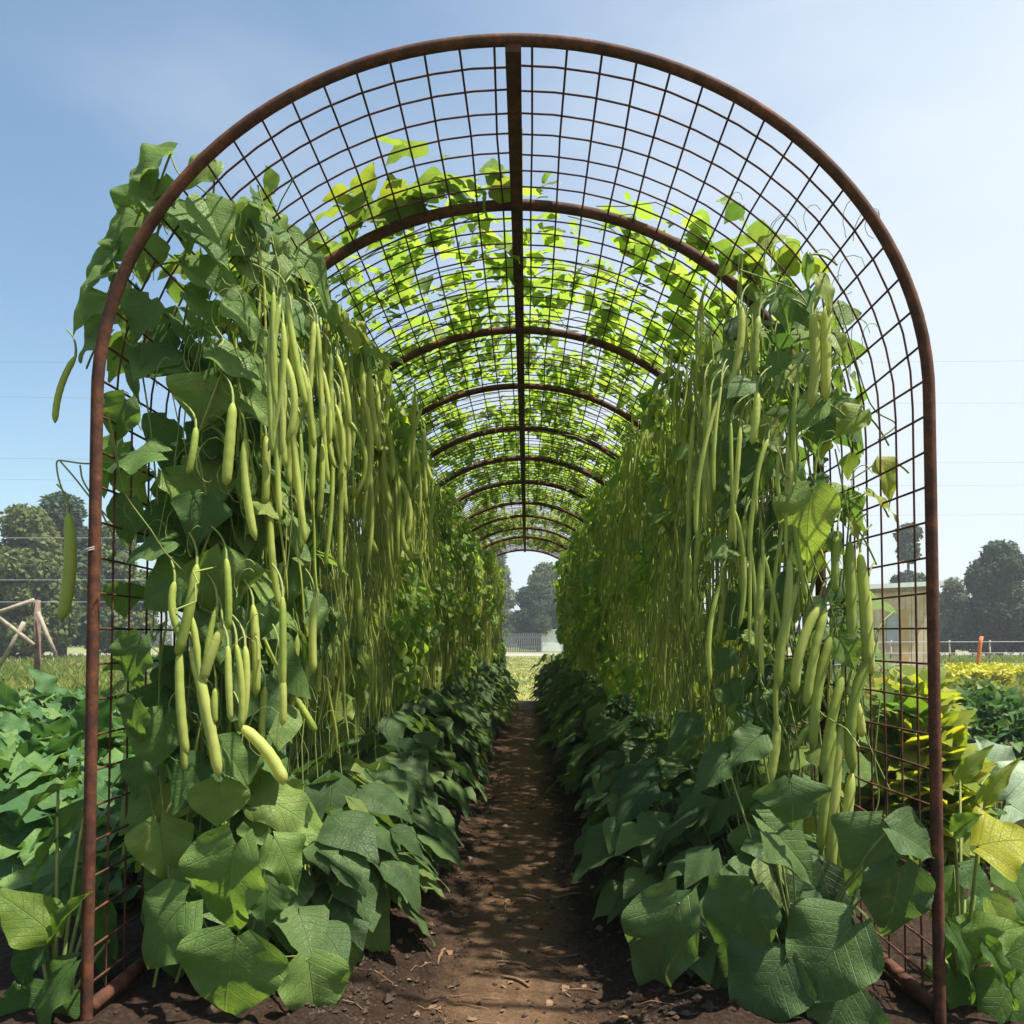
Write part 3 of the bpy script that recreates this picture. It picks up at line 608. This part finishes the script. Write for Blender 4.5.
BUSH_N = [bush(40 + q, 62, MID, .18) for q in range(6)]; BUSH_F = [bush(60 + q, 80, SMALL, .125) for q in range(5)]
used = set()
for side in (-1, 1):
    sn = 'left' if side < 0 else 'right'; y = 3.02 if side < 0 else 2.92; c = 1
    while y < 16.2:
        pool = BUSH_N if y < 7 else BUSH_F; src = pool[rng.integers(len(pool))]
        x = TX + side * (.775 - .075 * min(1, max(0, (y - 4.5) / 6)) + rng.uniform(-.05, .05)); loc = (x, y, float(soil_z(np.array(x), np.array(y))))
        if c <= 14: lab, g = '%s low leafy bean plant from the front along the %s edge of the path' % (ORD[c], sn), 'low bean plants along the path'
        else: lab, g = 'small dark low bean plant far down the %s edge of the path' % sn, 'distant low bean plants on the %s' % sn
        if src.name in used: dup(src, loc, rng.uniform(-.5, .5) + (math.pi if rng.random() < .5 else 0), rng.uniform(.82, 1.2) * (1 + .18 * min(1, max(0, (y - 5) / 7))), lab, g)
        else:
            used.add(src.name); src.location = loc; tag(src, lab, None, g)
        y += .34 if y < 7 else .38; c += 1
for src in BUSH_N + BUSH_F:
    if src.name not in used:
        for ch in list(src.children): bpy.data.objects.remove(ch)
        bpy.data.objects.remove(src)
for side, lst in ((-1, LOWL), (1, LOWR)):
    sn = 'left' if side < 0 else 'right'
    root = thing('low_bean_plant', (TX + side * .9, 2.62, .06), 'low bean plant with very large heart shaped leaves beside the %s front post' % sn, 'bean plant', 'low bean plants along the path')
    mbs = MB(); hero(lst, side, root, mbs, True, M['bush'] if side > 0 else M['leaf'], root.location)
    n = 46; P = np.stack([TX + side * rng.uniform(.55, 1.15, n), rng.uniform(2.62, 3.0, n), rng.uniform(.10, .50, n)], -1)
    D = np.stack([-side * rng.uniform(-.2, .8, n), -rng.uniform(.1, .9, n), -rng.uniform(.3, 1, n)], -1)
    N = np.stack([-side * rng.uniform(0, .6, n), -rng.uniform(.2, .8, n), rng.uniform(.5, 1, n)], -1)
    mb = MB(); scatter(mb, MID, P, D, N, rng.uniform(.13, .20, n), np.clip(rng.normal(.32, .15, n), 0, 1)); mb.build('foliage', M['bush'], root)
    for q in range(0, n, 2): tube(mbs, bez(np.array(root.location), P[q] * (1, 1, .6) + (0, .05, 0), P[q], 6), .004, 5, cap=False)
    mbs.build('stem', M['stem'], root)

# soil crumbs and dry litter
mb = MB(); oct_ = np.array([[1, 0, 0], [-1, 0, 0], [0, 1, 0], [0, -1, 0], [0, 0, 1], [0, 0, -1.]]); of = np.array([[0, 2, 4], [2, 1, 4], [1, 3, 4], [3, 0, 4], [2, 0, 5], [1, 2, 5], [3, 1, 5], [0, 3, 5]])
n = 3600; x = TX + rng.normal(0, .42, n); x = np.where((np.abs(x - TX) < .18) & (rng.random(n) < .93), x + .45 * np.sign(x - TX), x); y = 2.45 + 5 * rng.random(n) ** 1.6; z = soil_z(x, y)
for q in range(n):
    s = rng.uniform(.003, .013) * (1 if rng.random() < .93 else 2.0)
    mb.add(oct_ * rng.uniform(.6, 1.2, (6, 1)) * s * (1, 1, .7) + (x[q], y[q], z[q] + s * .3), of)
tag(mb.build('soil_crumbs', M['clod'], smooth=False), kind='stuff')
mb = MB(); n = 280; x = TX + rng.normal(0, .33, n); y = 2.5 + 6 * rng.random(n) ** 1.4; z = soil_z(x, y)
P = np.stack([x, y, z + .006], -1); D = np.stack([rng.normal(0, 1, n), rng.normal(0, 1, n), rng.normal(0, .12, n)], -1); N = np.stack([rng.normal(0, .25, n), rng.normal(0, .25, n), np.ones(n)], -1)
scatter(mb, SMALL, P, D, N, rng.uniform(.012, .04, n), rng.random(n))
for q in range(120):
    x0 = TX + rng.normal(0, .38); y0 = 2.5 + 4.5 * rng.random() ** 1.4; an = rng.uniform(0, 6.28); lg = rng.uniform(.03, .14); t = np.linspace(0, 1, 5)
    xx = x0 + np.cos(an) * lg * t + rng.normal(0, .006, 5); yy = y0 + np.sin(an) * lg * t
    tube(mb, np.stack([xx, yy, soil_z(xx, yy) + .006], -1), .0018, 4, cap=False)
for q in range(9):                             # a few dropped pods lie on the path
    x0 = TX + rng.uniform(-.3, .3); y0 = rng.uniform(2.9, 6.5); an = rng.uniform(0, 6.28); t = np.linspace(0, 1, 8); xx = x0 + np.cos(an) * .13 * t; yy = y0 + np.sin(an) * .13 * t + .02 * np.sin(t * 3)
    tube(mb, np.stack([xx, yy, soil_z(xx, yy) + .007], -1), .006 * np.sin(np.clip(t, .08, .92) * 3.14) ** .4, 6)
tag(mb.build('leaf_litter', M['litter']), kind='stuff')

# ------------------------------------------------------------------ garden plants outside the tunnel
def big_plant(name, label, cat, base, leaves, mat, group=None, thick=.007):
    root = thing(name, base, label, cat, group); mbs = MB(); base = np.array(base)
    for k, (bx, by, tx, ty, wpx, tone, Z) in enumerate(leaves):
        B = at(bx, by, Z); T = at(tx, ty, Z - .06); B[2] = max(B[2], .06); T[2] = max(T[2], .05)
        ln = np.linalg.norm(T - B); D = nrm(T - B); wd = wpx / F * Z
        N = np.array([rng.normal(0, .2), -.7, rng.uniform(.6, 1.0)]); V, Fq, uv = HERO[(k * 3 + 1) % len(HERO)]
        Xa = nrm(np.cross(D, N)); Na = np.cross(Xa, D); V2 = V.copy(); V2[:, 0] *= wd / (np.ptp(V[:, 0]) * ln)
        mb = MB(); mb.add(B + ln * (V2[:, 0:1] * Xa + V2[:, 1:2] * D + V2[:, 2:3] * Na), Fq, uv, tone); mb.build('leaf', mat, root)
        tube(mbs, bez(base, (base + B) / 2 + (0, 0, .05), B, 8), np.linspace(thick, thick * .6, 8), 7, cap=False)
    mbs.build('stem', M['stem'], root); return root
big_plant('squash_plant', 'broad yellow green squash plant left of the left front post', 'squash plant', at(55, 1010, 2.5) * (1, 1, 0) + (0, 0, .02),
 [(53,935,-4,880,62,.5,2.4),(55,935,80,890,22,.45,2.4),(45,935,0,988,46,.1,2.42),(75,962,8,1030,54,.35,2.38),(85,805,10,874,24,.35,2.6),(58,790,8,816,13,.4,2.6),(30,900,60,860,30,.2,2.7),(90,870,70,930,30,.15,2.7),(20,985,40,1040,50,.15,2.5),(95,900,110,960,34,.15,2.75),(60,1000,85,1040,40,.2,2.45),(110,940,95,990,30,.12,2.7)], M['squash'])
big_plant('squash_plant', 'bright yellow leaved squash plant right of the right front post', 'squash plant', at(962, 1010, 2.6) * (1, 1, 0) + (0, 0, .02),
 [(978,846,1044,826,84,.95,2.45),(955,832,978,812,26,.4,2.5),(960,945,1022,915,52,.45,2.5),(949,925,999,1002,22,.25,2.4),(987,944,1030,1012,22,.3,2.4),(955,975,968,1030,40,.2,2.5),(962,868,1000,892,36,.1,2.6),(1000,960,1050,930,60,.3,2.6),(990,900,1030,960,50,.55,2.65),(1010,905,985,960,60,.25,2.75),(965,900,940,960,40,.2,2.75),(1015,980,985,1035,70,.3,2.45),(945,960,930,1010,30,.15,2.7),(985,935,1015,990,50,.2,2.9),(955,870,930,905,30,.35,2.9),(1000,860,1030,900,60,.4,2.9),(985,800,1010,760,20,.6,2.7),(960,780,985,745,20,.55,2.9)], M['squash'])
big_plant('cabbage', 'pale silvery broad leaved cabbage behind the yellow squash on the right', 'cabbage', at(1000, 840, 4.9) * (1, 1, 0) + (0, 0, .02),
 [(990,800,945,748,60,.75,4.6),(1000,790,985,738,70,.6,4.6),(1005,800,1040,760,70,.85,4.5),(985,805,960,800,50,.9,4.4),(1010,805,1030,815,60,.5,4.4),(985,770,1010,745,50,.4,4.8)], M['pale'], thick=.012)
def tuft_plant(name, label, cat, loc, n, rad, h, sz, mat, temps, tone=(.5, .2), group=None, up=.6):
    root = thing(name, loc, label, cat, group); mb = MB(); L0 = np.array(loc)
    ph = rng.uniform(0, 6.283, n); k = rng.random(n); P = L0 + np.stack([rad * np.cos(ph) * np.sqrt(k) * .7, rad * np.sin(ph) * np.sqrt(k) * .7, h * (1 - k * .8) * rng.uniform(.35, 1, n)], -1)
    D = np.stack([np.cos(ph), np.sin(ph), up - 1.0 * k + rng.normal(0, .5, n)], -1); D[:, :2] += rng.normal(0, .5, (n, 2)); N = np.stack([-np.cos(ph) * .4 + rng.normal(0, .55, n), -np.sin(ph) * .4 - .35 + rng.normal(0, .55, n), np.ones(n)], -1)
    scatter(mb, temps, P, D, N, rng.uniform(.7, 1.3, n) * sz, np.clip(rng.normal(*tone, n), 0, 1)); mb.build('foliage', mat, root)
    mb = MB()
    for q in range(0, n, 4): tube(mb, bez(L0, (L0 + P[q]) / 2 + (0, 0, h * .1), P[q], 5), .006, 5, cap=False)
    mb.build('stem', M['stem'], root); return root
kale = [tuft_plant('kale_plant', 'x', 'kale', (0, 0, 0), 70, .42, .48, .26, M['kale'], KALE, (.5, .25), 'kale plants in the left beds') for q in range(3)]
kp = [(-1.75, 3.7), (-2.3, 4.3), (-1.8, 4.9), (-2.75, 5.0), (-2.2, 5.8), (-3.2, 5.9), (-1.9, 6.6), (-2.8, 6.9), (-3.7, 6.9), (-2.3, 7.8), (-3.3, 8.1), (-4.2, 8.2), (-2.7, 9.2), (-3.8, 9.4), (-4.9, 9.5), (-3.2, 10.6), (-4.6, 7.2), (-5.4, 8.5), (-3.9, 5.9), (-4.9, 6.5), (-3.3, 4.9), (-5.9, 9.6), (-1.75, 5.6), (-6.2, 10.9), (-4.5, 10.8), (-5.4, 10.9)]
kn = ['nearest', 'second nearest', 'third nearest', 'fourth nearest', 'fifth nearest', 'sixth nearest']
for q, (x, y) in enumerate(kp):
    if q < 6: lab, g = 'curly dark green kale plant left of the tunnel, %s to the front arch' % kn[q], 'kale plants in the left beds'
    else: lab, g = 'curly dark green kale plant further back in the bed left of the tunnel', 'kale plants further back on the left'
    if q < 3: o = kale[q]; o.location = (x, y, .03); tag(o, lab, None, g)
    else: dup(kale[q % 3], (x, y, .03), rng.uniform(0, 6.28), rng.uniform(.85, 1.15), lab, g)
for q, (px, Z, lab) in enumerate([(905, 4.3, 'tall yellow green weed bush pressed against the right mesh panel'), (893, 5.6, 'tall yellow green weed bush behind the right mesh, second from the front'), (915, 6.8, 'tall yellow green weed bush behind the right mesh, third from the front')]):
    p = at(px, 640, Z); tuft_plant('weed_bush', lab, 'weed', (p[0] + .06, Z, .02), 560, .40, 1.02 - .05 * q, .14, M['squash'], MID, (.66, .2), 'yellow green weeds beside the right wall', up=.9)
for px, yb, yt, Z, n, lab in ((995, 765, 695, 8.2, 1000, 'rounded dark green shrub beyond the cabbage at the right'), (975, 735, 690, 11.5, 700, 'small light green shrub behind the rounded dark shrub')):
    p = at(px, 640, Z); mb = MB(); h = (yb - yt) / F * Z * .95; root = thing('shrub', (p[0], Z, 0), lab, 'shrub', 'shrubs in the right garden')
    v = nrm(rng.normal(0, 1, (n, 3))); v[:, 2] = np.abs(v[:, 2]); k = rng.uniform(.75, 1.08, n)[:, None]
    scatter(mb, SMALL, p * (1, 1, 0) + v * k * (h * .95, h * .8, h), v + rng.normal(0, .5, (n, 3)), rng.normal(0, .4, (n, 3)) + (0, 0, .8) + v, rng.uniform(.07, .13, n), np.clip(rng.normal(.45, .22, n), 0, 1)); mb.build('crown', M['kale'] if n > 800 else M['grass'], root)
    mb = MB()
    for q in range(7): tube(mb, bez((p[0], Z, 0), (p[0] + rng.normal(0, .05), Z, h * .4), (p[0] + rng.normal(0, h * .4), Z + rng.normal(0, .2), h * .75), 5), .012, 5)
    mb.build('trunk', M['bark'], root)
# grass and flowers
def blades(n, X, Y, H, W, R):
    mb = MB(); an = rng.uniform(0, 6.283, n); wv = np.stack([np.cos(an), np.sin(an), 0 * an], -1) * W[:, None]
    P = np.stack([X, Y, np.full(n, -.03)], -1); ln = np.stack([rng.normal(0, .3, n), rng.normal(0, .3, n), np.ones(n)], -1) * H[:, None]
    V = np.stack([P - wv, P + wv, P + ln * .6 + wv * .6, P + ln * 1.0 + np.stack([ln[:, 0], ln[:, 1], 0 * an], -1) * .4], 1).reshape(-1, 3)
    i = np.arange(n)[:, None] * 4; mb.add(V, i + np.array([[0, 1, 2, 3]]), None, np.repeat(R, 4)); return mb
n = 90000; Y = 9 + 50 * rng.random(n) ** 1.5; X = (rng.uniform(-60, 1100, n) - VX) / F * Y
k = ((np.abs(X) > 1.35) | (Y > 17)) & ~((np.abs(X) < 6) & (Y < 16)) ; onp = (np.abs(X + .05) < .5 + .012 * Y) & (Y < 60); k |= onp & (Y > 16.5); X, Y, onp = X[k], Y[k], onp[k]; n = len(X)
tone = np.clip(.42 + .6 * vnoise(X * .35, Y * .25, 21) + rng.normal(0, .15, n) - .1, 0, 1)
tag(blades(n, X, Y, rng.uniform(.10, .38, n) * np.where(onp, .22, np.where(np.abs(X) < 1.5, .5, 1)), .006 + .0006 * Y, np.where(onp, np.clip(tone + .3, 0, 1), tone)).build('grass', M['grass']), kind='stuff')
n = 9000; Y = np.concatenate([rng.uniform(3, 16, n)]); X = np.sign(rng.random(n) - .5) * rng.uniform(1.5, 6, n); k = ~((X < -1.5) & (Y < 12) & (rng.random(n) < .8)); X, Y = X[k], Y[k]
tag(blades(len(X), X, Y, rng.uniform(.06, .30, len(X)), np.full(len(X), .007), np.clip(rng.normal(.45, .2, len(X)), 0, 1)).build('weeds', M['grass']), kind='stuff')
for nm, x0, x1, Z0, Z1, n, hh in (('yellow_flowers', 945, 1012, 19, 25, 9000, .5), ('yellow_flowers', 1005, 1050, 23, 26, 3000, .4)):
    Y = rng.uniform(Z0, Z1, n); X = (rng.uniform(x0, x1, n) - VX) / F * Y; mb = MB()
    P = np.stack([X, Y, rng.uniform(.15, hh, n)], -1); scatter(mb, SMALL[:3], P, rng.normal(0, 1, (n, 3)), rng.normal(0, .5, (n, 3)) + (0, 0, 1), rng.uniform(.06, .13, n), np.clip(P[:, 2] / hh + rng.normal(0, .15, n), 0, 1))
    tag(mb.build(nm, M['flower']), kind='stuff')

# ------------------------------------------------------------------ trees
def tree(px, ytop, ywid, Z, cw, ybase, mat, label, seed, n=9000, group='trees on the horizon', gap=.0, crown_from=.0):
    r = np.random.default_rng(seed); p = at(px, HY, Z); x0 = p[0]; H = EYE + (HY - ytop) / F * Z; Wd = cw / F * Z / 2
    root = thing('tree', (x0, Z, 0), label, 'tree', group)
    mb = MB(); tube(mb, bez((x0, Z, -.1), (x0 + Wd * .05, Z, H * .3), (x0, Z, H * .7), 8), np.linspace(H * .028, H * .008, 8), 8)
    lobes = []
    for q in range(15):
        f = r.uniform(crown_from + .12, .92); a_ = r.uniform(0, 6.283); prof = math.sin(math.pi * min(1, (f * .88 + .12)) ** 1.1) ** .6
        c = np.array([x0 + Wd * .70 * prof * math.cos(a_) * r.uniform(.3, 1), Z + Wd * .7 * prof * math.sin(a_) * r.uniform(.3, 1), H * f * .9]); s = Wd * r.uniform(.28, .46)
        lobes.append((c, s)); tube(mb, bez((x0, Z, H * f * .4), (x0, Z, H * f * .6), c, 5), np.linspace(H * .010, H * .003, 5), 5)
    lobes.append((np.array([x0, Z, H - Wd * .35]), Wd * .40)); lobes.append((np.array([x0, Z, H * .5]), Wd * .62)); lobes.append((np.array([x0 - Wd * .3, Z, H * .2]), Wd * .55)); lobes.append((np.array([x0 + Wd * .35, Z, H * .22]), Wd * .5))
    mb.build('trunk', M['bark'], root); mb = MB()
    n = int(n * 3); wts = np.array([s ** 2 for _, s in lobes]); idx = r.choice(len(lobes), n, p=wts / wts.sum())
    C = np.array([c for c, _ in lobes])[idx]; S = np.array([s for _, s in lobes])[idx]
    v = nrm(r.normal(0, 1, (n, 3))); P = C + v * (S * r.uniform(.6, 1.08, n))[:, None] * (1, 1, .9)
    tl = r.normal(.5, .16, len(lobes))[idx] + r.normal(0, .15, n)
    kp_ = P[:, 2] > .3; P, v, tl = P[kp_], v[kp_], tl[kp_]; m = len(P)
    scatter(mb, SMALL[:4], P, r.normal(0, 1, (m, 3)) + v * .4 - (0, 0, .4), v + r.normal(0, .5, (m, 3)) + (0, 0, .4), r.uniform(.6, 1.4, m) * H * .024, np.clip(tl, 0, 1))
    mb.build('crown', mat, root); return root
tree(26, 505, 0, 48, 108, 612, M['crown_olive'], 'olive green bushy tree at the left frame edge behind the broken fence', 1, 11000)
tree(62, 494, 0, 56, 96, 612, M['crown_dark'], 'darker tall tree just left of the front post, behind the olive tree', 2, 11000)
tree(118, 520, 0, 60, 90, 612, M['crown_olive'], 'olive tree seen through the left mesh beside the front post', 3, 7000)
tree(538, 582, 0, 88, 58, 640, M['crown_dark'], 'dark rounded tree in the middle of the far tunnel opening', 4, 9000)
tree(546, 562, 0, 104, 62, 640, M['crown_olive'], 'taller olive tree rising behind the dark tree in the tunnel opening', 5, 8000)
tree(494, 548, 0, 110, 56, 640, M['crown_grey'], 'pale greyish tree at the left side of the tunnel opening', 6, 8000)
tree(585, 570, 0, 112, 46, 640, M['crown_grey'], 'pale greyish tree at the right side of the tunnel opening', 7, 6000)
tree(908, 524, 0, 72, 60, 640, M['crown_dark'], 'narrow dark tree above the shed roof behind the right mesh', 8, 5000)
tree(1000, 541, 0, 58, 88, 636, M['crown_dark'], 'large dark tree on the right horizon beside the front post', 9, 12000)
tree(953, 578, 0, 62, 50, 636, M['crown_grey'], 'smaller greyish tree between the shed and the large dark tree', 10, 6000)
tree(1052, 560, 0, 64, 70, 636, M['crown_dark'], 'dark tree cut off by the right frame edge', 16, 5000)
mb = MB(); n = 16000; X = rng.uniform(-170, 170, n); Y = 135 + rng.uniform(0, 14, n); hh = 2.2 + 4.0 * vnoise(X * .12, X * 0, 31)
P = np.stack([X, Y, hh * rng.random(n)], -1); scatter(mb, SMALL[:3], P, rng.normal(0, 1, (n, 3)), rng.normal(0, .6, (n, 3)) + (0, -.5, .6), rng.uniform(.6, 1.3, n), np.clip(rng.normal(.5, .2, n), 0, 1))
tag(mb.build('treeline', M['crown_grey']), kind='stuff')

# ------------------------------------------------------------------ shed, walls, fences, cables
Z = 30; xl, xr = at(862, 640, Z)[0], at(936, 640, Z)[0]; sw = xr - xl; xc = (xl + xr) / 2
shed = thing('garden_shed', (xc, Z + 1.5, 0), 'tan board shed with flat white roof behind the right mesh', 'shed')
mb = MB(); hw = 3.0
for q in range(12):
    bw = sw / 12; box(mb, (xl + bw * (q + .5), Z + .02 * (q % 2) * .3, hw / 2), (bw - .012, .05, hw))
for x in (xl, xr): box(mb, (x, Z + 1.5, hw / 2), (.06, 2.9, hw - .02))
box(mb, (xc, Z + 3, hw / 2), (sw - .1, .06, hw - .04)); mb.build('wall', M['tan'], shed, smooth=False)
mb = MB(); box(mb, (xc, Z + 1.45, hw + .22), (sw + .2, 3.6, .16), tilt=(.03, -.05, 0)); mb.build('roof', M['white'], shed, smooth=False)
mb = MB(); box(mb, (xc, Z - .06, hw + .02), (sw + .1, .06, .18), tilt=(0, -.05, 0)); mb.build('fascia', M['wood'], shed, smooth=False)
mb = MB(); box(mb, (at(904, 640, Z)[0], Z - .045, 1.35), (.30, .04, 1.9)); mb.build('door', M['ochre'], shed, smooth=False)
mb = MB(); box(mb, (at(892, 640, Z)[0], Z - .045, 1.55), (.42, .03, 1.1)); mb.build('window', M['grey'], shed, smooth=False)
# low white building and grey slatted fence beyond the road
Z = 86; x0, x1 = at(541, 640, Z)[0], at(572, 640, Z)[0]
sh = thing('low_building', ((x0 + x1) / 2, Z + 1.5, 0), 'low white flat roofed building across the road in the tunnel opening', 'building')
mb = MB(); box(mb, ((x0 + x1) / 2, Z + 1.5, 1.1), (x1 - x0, 3, 2.2)); mb.build('wall', M['white'], sh, smooth=False)
mb = MB(); box(mb, ((x0 + x1) / 2, Z + 1.5, 2.26), (x1 - x0 + .3, 3.3, .12)); mb.build('roof', M['grey'], sh, smooth=False)
mb = MB(); x0, x1 = at(470, 640, 85)[0], at(541, 640, 85)[0]
fe = thing('picket_fence', ((x0 + x1) / 2, 85, 0), 'grey picket fence across the road in the tunnel opening', 'fence')
for x in np.arange(x0, x1, .22): box(mb, (x, 85, .95 + rng.uniform(-.04, .04)), (.13, .04, 1.9))
mb.build('pickets', M['slate'], fe, smooth=False); mb = MB()
for z in (.5, 1.5): box(mb, ((x0 + x1) / 2, 85.05, z), (x1 - x0, .05, .12))
mb.build('rail', M['wood'], fe, smooth=False)
# left: broken wooden fence
Z = 14; fl = thing('wooden_fence', at(36, 640, Z) * (1, 1, 0), 'broken fence of a brown post and leaning grey rails at the left edge', 'fence')
mb = MB(); p = at(37, 600, Z); tube(mb, [(p[0], Z, -.1), (p[0] + .01, Z, p[2] * .5), (p[0], Z, p[2])], .055, 8); mb.build('post', M['post'], fl)
for (xa, ya, xb, yb) in ((-30, 620, 34, 600), (-20, 600, 34, 645), (-2, 668, 24, 622), (38, 612, 56, 655), (-60, 640, -2, 612)):
    mb = MB(); p, q = at(xa, ya, Z - .1), at(xb, yb, Z - .1); p[2] = max(p[2], .0); q[2] = max(q[2], .0); tube(mb, [p, (p + q) / 2 + (0, 0, -.02), q], .036, 7); mb.build('rail', M['wood'], fl)
mb = MB(); p = at(-60, 600, Z); tube(mb, [(p[0], Z, -.1), (p[0], Z, p[2])], .055, 8); mb.build('post', M['post'], fl)
# right: wire fence with stakes
Z = 26; wf = thing('wire_fence', at(990, 640, Z) * (1, 1, 0), 'thin wire fence on grey stakes across the right field', 'fence')
for px in (820, 890, 950, 990, 1035, 1080):
    mb = MB(); p = at(px, 640, Z); tube(mb, [(p[0], Z, -.1), (p[0] + rng.normal(0, .03), Z, 1.2)], .03, 6); mb.build('stake', M['wood'], wf)
for zz in (.45, .8, 1.15):
    mb = MB(); tube(mb, [(at(x, 640, Z)[0], Z - .035, zz + .02 * math.sin(x)) for x in range(815, 1090, 25)], .010, 5); mb.build('wire', M['wire'], wf)
Z = 24; p = at(979, 640, Z); mb = MB(); tube(mb, [(p[0] - .08, Z, -.05), (p[0] - .02, Z, .6), (p[0] + .03, Z, 1.1), (p[0] + .08, Z, 1.3)], [.04, .05, .06, .05], 8)
tag(mb.build('marker_stake', M['orange'], loc=(p[0], Z, 0)), 'orange marker stake standing in the grass by the right wire fence', 'stake')
Z = 9.0; gw = thing('line_wire', at(60, 640, Z) * (1, 1, 0), 'thin grey wire line strung on a stake behind the left post', 'wire line')
for yy in (538, 580, 602):
    mb = MB(); tube(mb, [(at(x, 640, Z)[0], Z, EYE - (yy - HY) / F * Z + .0) for x in np.linspace(-60, 172, 7)], .0028, 5); mb.build('wire', M['wire'], gw)
for px in (-60, 172):
    mb = MB(); p = at(px, 640, Z); tube(mb, [(p[0], Z, -.05), (p[0], Z, 2.36)], .012, 6); mb.build('stake', M['wire'], gw)
for k, (yl, yr, Zc) in enumerate(((357, 352, 46), (387, 400, 46.5), (450, 458, 47), (470, 482, 47.5), (505, 509, 48))):
    xl, xr = -70.0, 75.0; t = np.linspace(0, 1, 24); zl, zr = EYE + (HY - yl) / F * Zc, EYE + (HY - yr) / F * Zc
    mb = MB(); tube(mb, np.stack([xl + (xr - xl) * t, np.full(24, Zc), zl + (zr - zl) * t - .8 * 4 * t * (1 - t) + .3], -1), .0055, 5)
    tag(mb.build('power_line', M['cable']), '%s thin overhead power line crossing the sky behind the tunnel' % ['topmost', 'second highest', 'third highest', 'fourth highest', 'lowest'][k], 'power line', 'overhead power lines')

# ------------------------------------------------------------------ air
hz = bpy.data.materials.new('haze'); hz.use_nodes = True; t = hz.node_tree
t.nodes.remove(t.nodes['Principled BSDF']); pv = t.nodes.new('ShaderNodeVolumePrincipled')
pv.inputs['Color'].default_value = (.86, .92, 1, 1); pv.inputs['Density'].default_value = .0012; pv.inputs['Anisotropy'].default_value = .3
t.links.new(pv.outputs[0], t.nodes['Material Output'].inputs['Volume'])
mb = MB(); box(mb, (0, 240, 6), (920, 720, 16)); tag(mb.build('haze', hz, smooth=False), kind='stuff')
